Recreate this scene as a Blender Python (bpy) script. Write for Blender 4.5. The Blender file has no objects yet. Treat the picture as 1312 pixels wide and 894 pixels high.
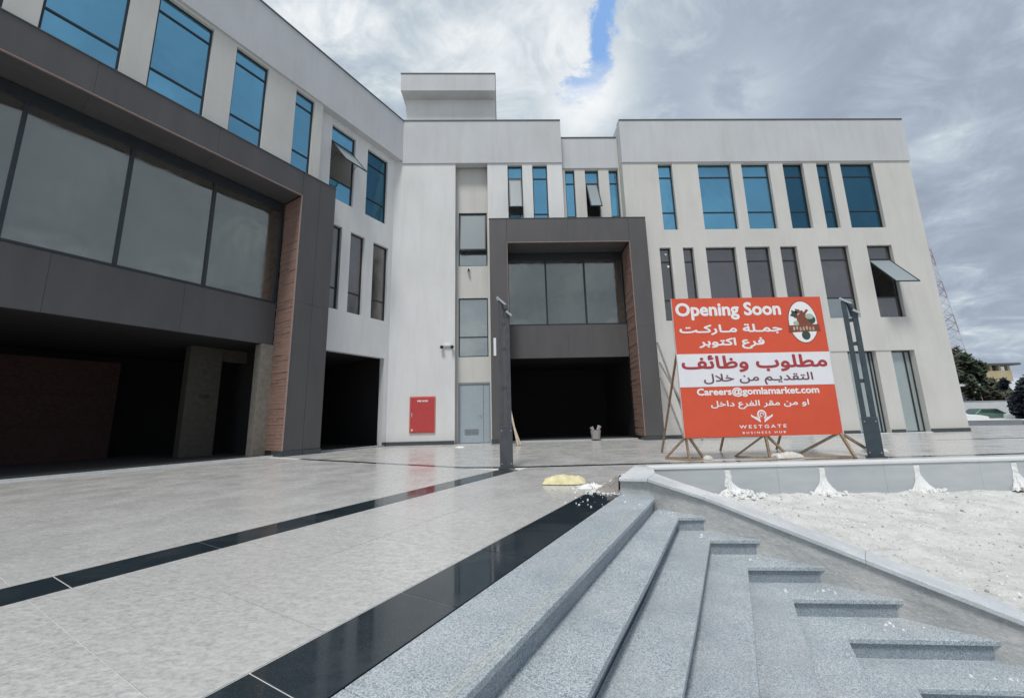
import bpy, math, random
from mathutils import Vector, Matrix, noise as mnoise
random.seed(7)
SC = bpy.context.scene
COL = SC.collection
R = math.radians

# ------------------------------------------------------------------ camera
cam_d = bpy.data.cameras.new('camera')
cam_d.sensor_width = 36.0
cam_d.lens = 13.577
cam_d.clip_start = 0.05
cam_d.clip_end = 3000.0
cam = bpy.data.objects.new('camera', cam_d)
COL.objects.link(cam)
PITCH, ROLL, YAW = 0.176518, -0.0235353, 0.0266331
EYE = 1.2
def cam_axes():
    cp, sp, cy, sy = math.cos(PITCH), math.sin(PITCH), math.cos(YAW), math.sin(YAW)
    f = Vector((sy*cp, cy*cp, sp)); r0 = Vector((cy, -sy, 0)); u0 = r0.cross(f)
    r = math.cos(ROLL)*r0 + math.sin(ROLL)*u0
    u = -math.sin(ROLL)*r0 + math.cos(ROLL)*u0
    return r, u, f
_r, _u, _f = cam_axes()
cam.matrix_world = Matrix(((_r.x, _u.x, -_f.x, 0), (_r.y, _u.y, -_f.y, 0), (_r.z, _u.z, -_f.z, EYE), (0, 0, 0, 1)))
SC.camera = cam

# ------------------------------------------------------------------ sky and sun
SUN_EL, SUN_AZ = R(63), R(198)       # azimuth clockwise from +Y: behind the viewer
SC.view_settings.view_transform = 'Standard'
SC.view_settings.look = 'None'
SC.view_settings.exposure = 0.3
SC.view_settings.gamma = 1.0
SKY_K = .88
W = bpy.data.worlds.new('World'); SC.world = W; W.use_nodes = True

class NT:
    """small helper for node trees"""
    def __init__(s, tree): s.t = tree; s.n = tree.nodes; s.l = tree.links
    def add(s, typ, **kw):
        nd = s.n.new(typ)
        for k, v in kw.items():
            if k.startswith('i_'):
                nd.inputs[k[2:].replace('_', ' ')].default_value = v
            else: setattr(nd, k, v)
        return nd
    def link(s, a, b): s.l.new(a, b)
    def val(s, x, sock):
        if hasattr(x, 'links') or hasattr(x, 'is_output'): s.l.new(x, sock)
        else: sock.default_value = x
    def math(s, op, a, b=None, c=None, clamp=False):
        nd = s.n.new('ShaderNodeMath'); nd.operation = op; nd.use_clamp = clamp
        s.val(a, nd.inputs[0])
        if b is not None: s.val(b, nd.inputs[1])
        if c is not None: s.val(c, nd.inputs[2])
        return nd.outputs[0]
    def mix(s, f, a, b, blend='MIX'):
        nd = s.n.new('ShaderNodeMix'); nd.data_type = 'RGBA'; nd.blend_type = blend
        s.val(f, nd.inputs[0])
        for x, i in ((a, 6), (b, 7)):
            if isinstance(x, (tuple, list)): nd.inputs[i].default_value = (*x[:3], 1)
            else: s.l.new(x, nd.inputs[i])
        return nd.outputs[2]
    def ramp(s, f, stops, interp='LINEAR'):
        nd = s.n.new('ShaderNodeValToRGB'); cr = nd.color_ramp; cr.interpolation = interp
        while len(cr.elements) < len(stops): cr.elements.new(0.5)
        for e, (p, c) in zip(cr.elements, stops):
            e.position = p
            e.color = (*c, 1) if isinstance(c, (tuple, list)) else (c, c, c, 1)
        s.val(f, nd.inputs[0]); return nd.outputs[0]
    def noise(s, vec, scale, detail=4, rough=0.55, dist=0.0, w=None):
        nd = s.n.new('ShaderNodeTexNoise')
        if w is not None: nd.noise_dimensions = '4D'; s.val(w, nd.inputs['W'])
        if vec is not None: s.l.new(vec, nd.inputs['Vector'])
        nd.inputs['Scale'].default_value = scale; nd.inputs['Detail'].default_value = detail
        nd.inputs['Roughness'].default_value = rough; nd.inputs['Distortion'].default_value = dist
        return nd.outputs[0]
    def mapping(s, vec, scale=(1, 1, 1), rot=(0, 0, 0), loc=(0, 0, 0)):
        nd = s.n.new('ShaderNodeMapping'); s.l.new(vec, nd.inputs[0])
        nd.inputs['Scale'].default_value = scale; nd.inputs['Rotation'].default_value = rot; nd.inputs['Location'].default_value = loc
        return nd.outputs[0]

def build_world():
    t = NT(W.node_tree); t.n.clear()
    out = t.add('ShaderNodeOutputWorld')
    sky = t.add('ShaderNodeTexSky', sky_type='NISHITA', sun_disc=False)
    sky.sun_elevation = SUN_EL; sky.sun_rotation = SUN_AZ
    bg1 = t.add('ShaderNodeBackground'); bg1.inputs[1].default_value = 0.10
    t.link(sky.outputs[0], bg1.inputs[0])
    tc = t.add('ShaderNodeTexCoord').outputs['Generated']
    # flatten the direction so that clouds stretch towards the horizon like a real layer
    sep = t.add('ShaderNodeSeparateXYZ'); t.link(tc, sep.inputs[0])
    zz = t.math('ADD', t.math('MAXIMUM', sep.outputs[2], 0.0), 0.28)
    cx = t.math('DIVIDE', sep.outputs[0], zz); cy = t.math('DIVIDE', sep.outputs[1], zz)
    cmb = t.add('ShaderNodeCombineXYZ'); t.link(cx, cmb.inputs[0]); t.link(cy, cmb.inputs[1])
    P = cmb.outputs[0]
    big = t.noise(t.mapping(P, (1, 1, 1), (0, 0, .4), (3.1, 1.7, 0)), 1.1, 3, .5, .3)
    mid = t.noise(t.mapping(P, (1.0, 1.3, 1), (0, 0, .5), (0.4, 5.2, 0)), 2.6, 8, .58, .35)
    fine = t.noise(P, 8.0, 8, .62, .4)
    # brighter cloud bank in front, heavier grey to the right
    det = t.noise(t.mapping(P, (1.0, 1.25, 1), (0, 0, .6), (7.4, 2.2, 0)), 5.0, 10, .64, .6)
    def blob(d, r0, r1):
        v = t.add('ShaderNodeVectorMath', operation='DISTANCE'); t.link(tc, v.inputs[0]); v.inputs[1].default_value = d
        dd = t.math('ADD', v.outputs['Value'], t.math('MULTIPLY', t.math('SUBTRACT', mid, .5), .45))
        dd = t.math('ADD', dd, t.math('MULTIPLY', t.math('SUBTRACT', det, .5), .30))
        return t.ramp(dd, [(r0, 1.0), (r1, 0.0)], 'EASE')
    dens = t.math('ADD', t.math('MULTIPLY', t.math('SUBTRACT', big, .5), .55), t.math('MULTIPLY', t.math('SUBTRACT', mid, .5), .95))
    dens = t.math('ADD', dens, t.math('MULTIPLY', t.math('SUBTRACT', det, .5), 1.05))
    b1 = blob((0.12, 0.66, 0.74), .06, .26); b2 = blob((0.46, 0.635, .617), .0, .13); b3 = blob((-0.30, 0.63, .71), .1, .6); b4 = blob((.222, .716, .662), .0, .16)
    br = t.math('ADD', t.math('MULTIPLY', b1, .15), t.math('MULTIPLY', b2, .22))
    br = t.math('ADD', br, t.math('MULTIPLY', b3, .08)); br = t.math('ADD', br, t.math('MULTIPLY', b4, .24))
    right = t.math('MULTIPLY', t.math('SUBTRACT', sep.outputs[0], .15), -.15)
    s = t.math('ADD', t.math('ADD', dens, br), right)
    low = t.ramp(sep.outputs[2], [(0.0, 1.0), (.22, 0.0)])
    s = t.math('ADD', s, t.math('MULTIPLY', low, .10))
    s = t.math('ADD', s, .46)
    ccol = t.ramp(s, [(.10, (.285, .33, .405)), (.34, (.335, .395, .48)), (.48, (.40, .465, .55)), (.60, (.50, .57, .63)), (.76, (.74, .78, .81)), (.90, (.95, .95, .94))])
    bg2 = t.add('ShaderNodeBackground'); bg2.inputs[1].default_value = SKY_K
    t.link(ccol, bg2.inputs[0])
    # one ragged gap of blue
    v = t.add('ShaderNodeVectorMath', operation='DOT_PRODUCT'); t.link(tc, v.inputs[0])
    import_dir = Vector((0.200, 0.600, 0.775)).cross(Vector((0.172, 0.69, 0.70))).normalized()
    v.inputs[1].default_value = import_dir
    off = t.math('ADD', v.outputs['Value'], t.math('MULTIPLY', t.math('SUBTRACT', mid, .5), .16))
    off = t.math('ADD', off, t.math('MULTIPLY', t.math('SUBTRACT', det, .5), .24))
    gap = t.ramp(t.math('ABSOLUTE', off), [(.012, 1.0), (.036, 0.0)], 'EASE')
    c0 = t.add('ShaderNodeVectorMath', operation='DISTANCE'); t.link(tc, c0.inputs[0]); c0.inputs[1].default_value = (.195, .61, .77)
    lim = t.ramp(t.math('ADD', c0.outputs['Value'], t.math('MULTIPLY', t.math('SUBTRACT', det, .5), .2)), [(.07, 1.0), (.20, 0.0)], 'EASE')
    gap = t.math('MULTIPLY', gap, lim)
    # clear air seen through the gap: the physical sky, brightened by thin haze in front of it
    hz = t.add('ShaderNodeBackground'); hz.inputs[0].default_value = (.13, .25, .46, 1); hz.inputs[1].default_value = 0.85
    ad = t.add('ShaderNodeAddShader'); t.link(bg1.outputs[0], ad.inputs[0]); t.link(hz.outputs[0], ad.inputs[1]); bg1 = ad
    mx = t.add('ShaderNodeMixShader'); t.link(gap, mx.inputs[0]); t.link(bg2.outputs[0], mx.inputs[1]); t.link(bg1.outputs[0], mx.inputs[2])
    t.link(mx.outputs[0], out.inputs[0])
build_world()

sun_d = bpy.data.lights.new('sun', 'SUN'); sun_d.energy = 2.0; sun_d.angle = R(13); sun_d.color = (1.0, .965, .92)
sun = bpy.data.objects.new('sun', sun_d); COL.objects.link(sun)
_sd = Vector((math.sin(SUN_AZ)*math.cos(SUN_EL), math.cos(SUN_AZ)*math.cos(SUN_EL), math.sin(SUN_EL)))
sun.rotation_euler = _sd.to_track_quat('Z', 'Y').to_euler()

# ------------------------------------------------------------------ materials
MATS = {}
def mat(name, fn):
    m = bpy.data.materials.new(name); m.use_nodes = True
    t = NT(m.node_tree); t.n.clear()
    out = t.add('ShaderNodeOutputMaterial'); b = t.add('ShaderNodeBsdfPrincipled')
    t.link(b.outputs[0], out.inputs[0])
    fn(t, b); MATS[name] = m; return m
def setc(t, b, c):
    if isinstance(c, (tuple, list)): b.inputs['Base Color'].default_value = (*c[:3], 1)
    else: t.link(c, b.inputs['Base Color'])
def bump(t, b, h, strength=.3, dist=.01):
    bp = t.add('ShaderNodeBump'); bp.inputs['Strength'].default_value = strength; bp.inputs['Distance'].default_value = dist
    t.link(h, bp.inputs['Height']); t.link(bp.outputs[0], b.inputs['Normal'])
def pos(t): return t.add('ShaderNodeNewGeometry').outputs['Position']
def objc(t):
    """object coordinates shifted by a random amount per object"""
    o = t.add('ShaderNodeTexCoord').outputs['Object']
    r = t.add('ShaderNodeObjectInfo').outputs['Random']
    c = t.add('ShaderNodeVectorMath', operation='ADD'); t.link(o, c.inputs[0])
    s = t.math('MULTIPLY', r, 37.0); cm = t.add('ShaderNodeCombineXYZ'); t.link(s, cm.inputs[0]); t.link(s, cm.inputs[1])
    t.link(cm.outputs[0], c.inputs[1]); return c.outputs[0], r

def simple(name, col, rough=.6, metal=0.0, var=.12, scale=6, spec=None):
    def f(t, b):
        n = t.noise(pos(t), scale, 5, .6)
        c = t.mix(t.ramp(n, [(.3, 0.0), (.7, 1.0)]), tuple(x*(1-var) for x in col), tuple(min(1, x*(1+var)) for x in col))
        setc(t, b, c); b.inputs['Roughness'].default_value = rough; b.inputs['Metallic'].default_value = metal
        if spec is not None: b.inputs['Specular IOR Level'].default_value = spec
    return mat(name, f)

def plaster(name, base):
    def f(t, b):
        p = pos(t)
        streak = t.noise(t.mapping(p, (1.5, 1.5, .25)), 1.0, 8, .62, .5)
        blot = t.noise(p, .45, 5, .55)
        fine = t.noise(p, 26, 4, .6)
        k = t.math('ADD', t.math('MULTIPLY', t.ramp(streak, [(.40, 0.0), (.75, 1.0)]), .55), t.math('MULTIPLY', t.ramp(blot, [(.35, 0.0), (.7, 1.0)]), .45))
        c = t.mix(k, tuple(x*1.05 for x in base), (base[0]*.87, base[1]*.87, base[2]*.86))
        st2 = t.noise(t.mapping(p, (7, 7, .35), (0, 0, 0), (3, 1, 2)), 1.0, 7, .6, .2)
        c = t.mix(t.math('MULTIPLY', t.ramp(st2, [(.56, 0.0), (.72, 1.0)]), .24), c, (base[0]*.74, base[1]*.74, base[2]*.74))
        c = t.mix(t.math('MULTIPLY', fine, .15), c, (base[0]*.8, base[1]*.8, base[2]*.8))
        # dust thrown up from the paving
        sp = t.add('ShaderNodeSeparateXYZ'); t.link(p, sp.inputs[0])
        lowd = t.math('MULTIPLY', t.ramp(t.math('ADD', sp.outputs[2], t.math('MULTIPLY', streak, .5)), [(.25, 1.0), (.95, 0.0)]), .35)
        c = t.mix(lowd, c, (.42, .38, .33))
        setc(t, b, c); b.inputs['Roughness'].default_value = .85
        bump(t, b, t.math('ADD', fine, t.math('MULTIPLY', streak, .5)), .25, .012)
    return mat(name, f)
plaster('plaster_white', (.73, .735, .73))
plaster('plaster_band', (.57, .585, .60))
plaster('plaster_cream', (.635, .625, .59))

def f_frame(t, b):
    p = pos(t)
    n = t.noise(t.mapping(p, (1.2, 1.2, .25)), 1.4, 6, .6)
    n2 = t.noise(p, 40, 3, .6)
    c = t.mix(t.ramp(n, [(.3, 0.0), (.7, 1.0)]), (.075, .073, .075), (.100, .096, .097))
    c = t.mix(t.math('MULTIPLY', n2, .2), c, (.13, .125, .12))
    setc(t, b, c); b.inputs['Roughness'].default_value = .55
    bump(t, b, n2, .12, .004)
mat('grey_cladding', f_frame)

def f_clad(t, b):
    o, r = objc(t)
    p = pos(t)
    n = t.noise(t.mapping(p, (5, 5, 22)), 1.0, 6, .65)
    n2 = t.noise(p, 30, 4, .6)
    c = t.mix(r, (.235, .13, .10), (.30, .175, .135))
    c = t.mix(t.ramp(n, [(.35, 0.0), (.7, 1.0)]), c, (.32, .225, .185))
    setc(t, b, c); b.inputs['Roughness'].default_value = .8
    bump(t, b, t.math('ADD', n, n2), .5, .02)
mat('red_ledge_stone', f_clad)

def f_tile(t, b):
    o, r = objc(t)
    a = t.noise(t.mapping(o, (9, 19, 1), (0, 0, .55)), 1.0, 8, .74, .3)
    a2 = t.noise(t.mapping(o, (26.0, 46.0, 1), (0, 0, .45)), 1.0, 6, .75, .2)
    big = t.noise(pos(t), .5, 4, .6)
    c = t.ramp(a, [(.30, (.32, .315, .305)), (.5, (.485, .48, .465)), (.68, (.65, .645, .635))])
    c = t.mix(t.math('MULTIPLY', t.ramp(a2, [(.45, 0.0), (.58, 1.0)]), .55), c, (.66, .655, .645))
    c = t.mix(t.math('MULTIPLY', t.ramp(a2, [(.38, 1.0), (.46, 0.0)]), .55), c, (.37, .345, .32))
    c = t.mix(t.math('MULTIPLY', r, .18), c, (.47, .455, .44))
    c = t.mix(t.math('MULTIPLY', t.ramp(big, [(.45, 0.0), (.7, 1.0)]), .30), c, (.60, .59, .575))
    setc(t, b, c)
    t.link(t.ramp(t.noise(pos(t), 1.3, 6, .65), [(.3, .13), (.7, .38)]), b.inputs['Roughness'])
    b.inputs['Specular IOR Level'].default_value = .5
    bump(t, b, a2, .03, .003)
mat('marble_tile', f_tile)

def f_black(t, b):
    o, r = objc(t)
    n = t.noise(o, 90, 4, .7)
    dust = t.noise(t.mapping(pos(t), (1, 1.6, 1)), 1.6, 7, .7, .3)
    c = t.mix(t.ramp(n, [(.55, 0.0), (.75, 1.0)]), (.018, .030, .038), (.07, .09, .10))
    c = t.mix(t.math('MULTIPLY', t.ramp(dust, [(.45, 0.0), (.75, 1.0)]), .10), c, (.28, .29, .29))
    c = t.mix(t.math('MULTIPLY', r, .10), c, (.10, .10, .10))
    setc(t, b, c)
    t.link(t.ramp(dust, [(.35, .03), (.75, .16)]), b.inputs['Roughness'])
mat('black_granite', f_black)

def granite(name, light, dark, dusty=.25):
    def f(t, b):
        p = pos(t)
        v = t.add('ShaderNodeTexVoronoi'); v.inputs['Scale'].default_value = 165; t.link(p, v.inputs['Vector'])
        sp = t.add('ShaderNodeSeparateColor'); t.link(v.outputs['Color'], sp.inputs[0])
        n = t.noise(p, 85, 3, .7)
        k = t.math('ADD', t.math('MULTIPLY', sp.outputs[0], .6), t.math('MULTIPLY', n, .4))
        c = t.ramp(k, [(.22, dark), (.42, tuple((a+b_)/2 for a, b_ in zip(light, dark))), (.6, light), (.85, tuple(min(1, x*1.35) for x in light))])
        d = t.noise(p, 1.7, 7, .68, .3)
        c = t.mix(t.math('MULTIPLY', t.ramp(d, [(.42, 0.0), (.72, 1.0)]), dusty), c, (.60, .60, .57))
        d2 = t.noise(p, .9, 7, .68)
        c = t.mix(t.math('MULTIPLY', t.ramp(d2, [(.46, 0.0), (.62, 1.0)]), .38), c, (.22, .26, .30))
        rr = t.add('ShaderNodeObjectInfo').outputs['Random']
        c = t.mix(t.math('MULTIPLY', rr, .38), c, tuple(x*.62 for x in light))
        setc(t, b, c); b.inputs['Roughness'].default_value = .5
        bump(t, b, n, .08, .003)
    return mat(name, f)
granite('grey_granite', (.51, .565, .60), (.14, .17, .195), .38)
granite('grey_granite_shaded', (.34, .39, .43), (.11, .14, .17), .2)  # same stone as the treads, darkened to paint in the risers' shade
granite('pale_granite', (.74, .775, .785), (.62, .66, .68), .5)

def f_cement(t, b):
    p = pos(t)
    n = t.noise(p, 1.6, 9, .72, .1); n2 = t.noise(p, 14, 6, .7, .3); n3 = t.noise(t.mapping(p, (1, 1, 2.4), (.3, .5, 0)), 3.2, 9, .74, .1)
    c = t.ramp(n, [(.3, (.36, .37, .375)), (.45, (.47, .475, .47)), (.55, (.53, .525, .51)), (.68, (.60, .595, .57))])
    c = t.mix(t.math('MULTIPLY', t.ramp(n3, [(.53, 0.0), (.64, 1.0)]), .45), c, (.66, .665, .65))
    c = t.mix(t.math('MULTIPLY', t.ramp(n3, [(.34, 1.0), (.44, 0.0)]), .35), c, (.28, .29, .30))
    c = t.mix(t.math('MULTIPLY', t.ramp(n2, [(.56, 0.0), (.64, 1.0)]), .4), c, (.66, .65, .63))
    setc(t, b, c); b.inputs['Roughness'].default_value = .88; bump(t, b, t.math('ADD', n2, n3), .8, .02)
mat('cement', f_cement)

def f_panelwall(t, b):
    p = pos(t)
    n = t.noise(t.mapping(p, (.6, 1, 3)), 1.3, 6, .6)
    c = t.ramp(n, [(.3, (.40, .43, .45)), (.7, (.52, .54, .55))])
    setc(t, b, c); b.inputs['Roughness'].default_value = .5
    bump(t, b, n, .1, .01)
mat('curb_wall', f_panelwall)

def f_soil(t, b):
    p = pos(t)
    n = t.noise(p, 3.0, 8, .7, .3); n2 = t.noise(p, 22, 6, .7)
    st = t.noise(t.mapping(p, (2, 9, 1), (0, 0, .6)), 1.6, 5, .7, .3)
    c = t.ramp(n, [(.3, (.52, .52, .49)), (.5, (.67, .675, .65)), (.7, (.77, .775, .75))])
    c = t.mix(t.ramp(n2, [(.34, .8), (.42, 0.0)]), c, (.34, .33, .30))
    c = t.mix(t.math('MULTIPLY', t.ramp(st, [(.60, 0.0), (.72, 1.0)]), .4), c, (.40, .385, .35))
    setc(t, b, c); b.inputs['Roughness'].default_value = .95
    bump(t, b, t.math('ADD', n2, t.math('MULTIPLY', n, 1.5)), .9, .03)
mat('rubble_soil', f_soil)

def glass(name, tint, rough=.04, var=.15, spec=None):
    def f(t, b):
        n = t.noise(pos(t), .9, 3, .5)
        r = t.add('ShaderNodeObjectInfo').outputs['Random']
        k = t.math('ADD', t.math('MULTIPLY', n, .6), t.math('MULTIPLY', r, .4))
        c = t.mix(k, tuple(x*(1-var) for x in tint), tuple(x*(1+var) for x in tint))
        setc(t, b, c); b.inputs['Metallic'].default_value = .9
        t.link(t.ramp(t.noise(t.mapping(pos(t), (2, 2, .5)), 1.2, 5, .6), [(.4, rough), (.75, rough+.12)]), b.inputs['Roughness'])
        bump(t, b, t.noise(pos(t), .8, 2, .5), .35, .05)
    return mat(name, f)
glass('glass_blue', (.20, .47, .64))
glass('glass_blue_dark', (.055, .16, .23))
glass('glass_grey', (.22, .21, .205), .08)
glass('glass_curtain', (.27, .275, .25), .06)
glass('glass_pale', (.46, .48, .46), .08)
glass('glass_shop', (.40, .46, .455), .25)
MATS['glass_shop'].node_tree.nodes['Principled BSDF'].inputs['Metallic'].default_value = .35
simple('frame_dark', (.035, .042, .05), .4, .3)
simple('frame_grey', (.22, .24, .25), .4, .2)
def f_sash(t, b):
    setc(t, b, (.50, .56, .58)); b.inputs['Roughness'].default_value = .35
    tr = t.add('ShaderNodeBsdfTranslucent'); tr.inputs[0].default_value = (.62, .70, .74, 1)
    mx = t.add('ShaderNodeMixShader'); mx.inputs[0].default_value = .5
    t.link(b.outputs[0], mx.inputs[1]); t.link(tr.outputs[0], mx.inputs[2])
    t.link(mx.outputs[0], [n for n in t.n if n.type == 'OUTPUT_MATERIAL'][0].inputs[0])
mat('sash_glass_under', f_sash)
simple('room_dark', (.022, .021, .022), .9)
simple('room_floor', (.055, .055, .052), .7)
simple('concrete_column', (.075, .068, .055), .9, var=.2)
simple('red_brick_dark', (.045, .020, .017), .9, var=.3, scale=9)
simple('jamb_concrete', (.26, .235, .20), .9, var=.2)
simple('skirting', (.055, .065, .07), .3)
simple('edge_trim', (.34, .25, .23), .6)
simple('coping_dark', (.09, .10, .10), .6)
simple('door_grey', (.36, .42, .46), .45, var=.05)
simple('door_frame_grey', (.26, .29, .31), .45, var=.05)
simple('fire_red', (.50, .055, .055), .35, var=.08)
simple('fire_red_edge', (.60, .14, .12), .4, var=.08)
simple('white_paint', (.80, .80, .80), .4, var=.03)
simple('black_plastic', (.02, .02, .02), .4)
simple('banner_red', (.72, .10, .045), .45, var=.05, scale=2)
simple('banner_white', (.82, .83, .86), .45, var=.03, scale=2)
simple('print_white', (.88, .88, .88), .5, var=.01)
simple('print_dark_red', (.42, .05, .055), .5, var=.02)
simple('print_plum', (.17, .07, .09), .5, var=.02)
simple('print_green', (.05, .075, .055), .5, var=.1, scale=30)
simple('print_brown', (.24, .07, .04), .5, var=.3, scale=40)
simple('print_pale_green', (.40, .50, .38), .5, var=.1)
simple('alu_edge', (.70, .66, .64), .4, .2)
simple('timber', (.34, .25, .17), .85, var=.3, scale=14)
simple('timber_pale', (.46, .38, .29), .85, var=.25, scale=14)
simple('scaffold_tube', (.30, .28, .26), .6, var=.25, scale=12)
simple('post_metal', (.055, .08, .095), .38, .2, var=.2)
simple('post_metal_grey', (.085, .09, .10), .4, .2, var=.2)
simple('lamp_metal', (.50, .53, .55), .35, .5)
simple('sack_yellow', (.70, .63, .38), .8, var=.2, scale=9)
simple('bucket_dull', (.36, .34, .33), .8, var=.15, scale=12)
simple('sack_white', (.66, .63, .57), .85, var=.15, scale=12)
simple('plaster_splash', (.80, .80, .79), .9, var=.06, scale=20)
simple('rubble_grey', (.32, .30, .28), .95, var=.3, scale=16)
simple('asphalt', (.06, .06, .062), .9, var=.25, scale=2)
simple('lower_ground', (.30, .29, .27), .95, var=.2, scale=1)
simple('tree_leaf', (.045, .065, .035), .8, var=.5, scale=1.2)
simple('tree_leaf_dark', (.012, .020, .030), .8, var=.5, scale=1.2)
simple('shrub_leaf', (.085, .085, .055), .8, var=.4, scale=1.2)
simple('bark', (.10, .075, .055), .95)
simple('ochre_wall', (.50, .42, .26), .9, var=.1, scale=.4)
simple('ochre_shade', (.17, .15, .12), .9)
simple('mauve_wall', (.12, .095, .10), .9)
simple('boundary_wall', (.20, .22, .235), .85, var=.12, scale=1)
simple('white_wall', (.68, .70, .70), .85, var=.06, scale=1)
simple('car_white', (.74, .76, .77), .25, var=.02)
simple('car_green', (.10, .18, .14), .25, var=.05)
simple('car_glass', (.10, .15, .15), .08, .5)
simple('tyre', (.02, .02, .02), .8)
simple('mast_red', (.34, .25, .26), .6)
simple('mast_white', (.55, .55, .58), .6)
simple('grout', (.66, .655, .64), .9, var=.1)
simple('worn_strip', (.46, .47, .40), .8, var=.15, scale=30)

# ------------------------------------------------------------------ mesh building
WO = {}      # world origin of each object
class MB:
    def __init__(s): s.v = []; s.f = []; s.m = []; s.mi = 0
    def quad(s, a, b, c, d):
        i = len(s.v); s.v += [tuple(a), tuple(b), tuple(c), tuple(d)]; s.f.append((i, i+1, i+2, i+3)); s.m.append(s.mi)
    def hexa(s, p):      # 8 corners, bottom 4 ccw then top 4 ccw
        i = len(s.v); s.v += [tuple(q) for q in p]
        for f in ((0, 3, 2, 1), (4, 5, 6, 7), (0, 1, 5, 4), (1, 2, 6, 5), (2, 3, 7, 6), (3, 0, 4, 7)):
            s.f.append(tuple(i+k for k in f)); s.m.append(s.mi)
    def box(s, x0, y0, z0, x1, y1, z1):
        s.hexa([(x0, y0, z0), (x1, y0, z0), (x1, y1, z0), (x0, y1, z0), (x0, y0, z1), (x1, y0, z1), (x1, y1, z1), (x0, y1, z1)])
    def prism(s, poly, z0, z1, bot=True):
        n = len(poly); i = len(s.v)
        z1s = z1 if isinstance(z1, (list, tuple)) else [z1]*n
        s.v += [(p[0], p[1], z0) for p in poly] + [(p[0], p[1], z) for p, z in zip(poly, z1s)]
        if bot: s.f.append(tuple(i+k for k in reversed(range(n)))); s.m.append(s.mi)
        s.f.append(tuple(i+n+k for k in range(n))); s.m.append(s.mi)
        for k in range(n):
            j = (k+1) % n; s.f.append((i+k, i+j, i+n+j, i+n+k)); s.m.append(s.mi)
    def tube(s, a, b, r, n=8, r2=None):
        a = Vector(a); b = Vector(b); r2 = r if r2 is None else r2
        d = (b-a).normalized(); x = d.orthogonal().normalized(); y = d.cross(x)
        i = len(s.v)
        for P, rr in ((a, r), (b, r2)):
            for k in range(n):
                t = 2*math.pi*k/n; s.v.append(tuple(P+x*rr*math.cos(t)+y*rr*math.sin(t)))
        for k in range(n):
            j = (k+1) % n; s.f.append((i+k, i+j, i+n+j, i+n+k)); s.m.append(s.mi)
        s.f.append(tuple(i+k for k in reversed(range(n)))); s.m.append(s.mi)
        s.f.append(tuple(i+n+k for k in range(n))); s.m.append(s.mi)
    def bar(s, a, b, w, h, up=(0, 0, 1)):
        a = Vector(a); b = Vector(b); d = (b-a).normalized(); up = Vector(up)
        if abs(d.dot(up)) > .98: up = Vector((0, 1, 0))
        x = d.cross(up).normalized(); y = x.cross(d)
        q = [(-w/2, -h/2), (w/2, -h/2), (w/2, h/2), (-w/2, h/2)]
        s.hexa([a+x*p+y*r for p, r in q] + [b+x*p+y*r for p, r in q])
    def build(s, name, mats, parent=None, origin=None, bevel=0, smooth=False):
        if isinstance(mats, str): mats = [mats]
        xs = [p[0] for p in s.v]; ys = [p[1] for p in s.v]; zs = [p[2] for p in s.v]
        if origin is None: origin = ((min(xs)+max(xs))/2, (min(ys)+max(ys))/2, min(zs))
        me = bpy.data.meshes.new(name)
        me.from_pydata([(p[0]-origin[0], p[1]-origin[1], p[2]-origin[2]) for p in s.v], [], s.f)
        for m in mats: me.materials.append(MATS[m])
        me.polygons.foreach_set('material_index', s.m)
        if smooth: me.polygons.foreach_set('use_smooth', [True]*len(me.polygons))
        me.update()
        import bmesh
        bm = bmesh.new(); bm.from_mesh(me); bmesh.ops.recalc_face_normals(bm, faces=bm.faces); bm.to_mesh(me); bm.free()
        o = bpy.data.objects.new(name, me); COL.objects.link(o); place(o, origin, parent)
        if bevel:
            bv = o.modifiers.new('bevel', 'BEVEL'); bv.width = bevel; bv.segments = 2; bv.limit_method = 'ANGLE'; bv.angle_limit = R(40)
        return o
def place(o, origin, parent=None):
    if parent is not None:
        o.parent = parent; po = WO[parent.name]
        o.location = (origin[0]-po[0], origin[1]-po[1], origin[2]-po[2])
    else: o.location = origin
    WO[o.name] = tuple(origin)
def thing(name, label, cat, loc=(0, 0, 0), group=None):
    o = bpy.data.objects.new(name, None); o.empty_display_size = .2; COL.objects.link(o); o.location = loc; WO[o.name] = tuple(loc)
    o['label'] = label; o['category'] = cat
    if group: o['group'] = group
    return o
def tag(o, label, cat, group=None):
    o['label'] = label; o['category'] = cat
    if group: o['group'] = group
    return o
def structure(o): o['kind'] = 'structure'; return o
def stuff(o): o['kind'] = 'stuff'; return o

# ------------------------------------------------------------------ frames of reference of the place
class Frame:
    """u along the facade, v outwards, z up"""
    def __init__(s, ux, uy, nx, ny): s.u = (ux, uy); s.n = (nx, ny)
    def p(s, u, v, z=0.0): return (s.u[0]*u+s.n[0]*v, s.u[1]*u+s.n[1]*v, z)
    def box(s, mb, u0, u1, v0, v1, z0, z1):
        mb.hexa([s.p(u0, v1, z0), s.p(u1, v1, z0), s.p(u1, v0, z0), s.p(u0, v0, z0), s.p(u0, v1, z1), s.p(u1, v1, z1), s.p(u1, v0, z1), s.p(u0, v0, z1)])
AL = 0.567560
LF = Frame(math.sin(AL), math.cos(AL), math.cos(AL), -math.sin(AL))     # left wing
FF = Frame(1, 0, 0, -1)                                                # front wing
AS = R(31.2)
SF = Frame(math.sin(AS), math.cos(AS), math.cos(AS), -math.sin(AS))    # paving stripes and stair
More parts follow.
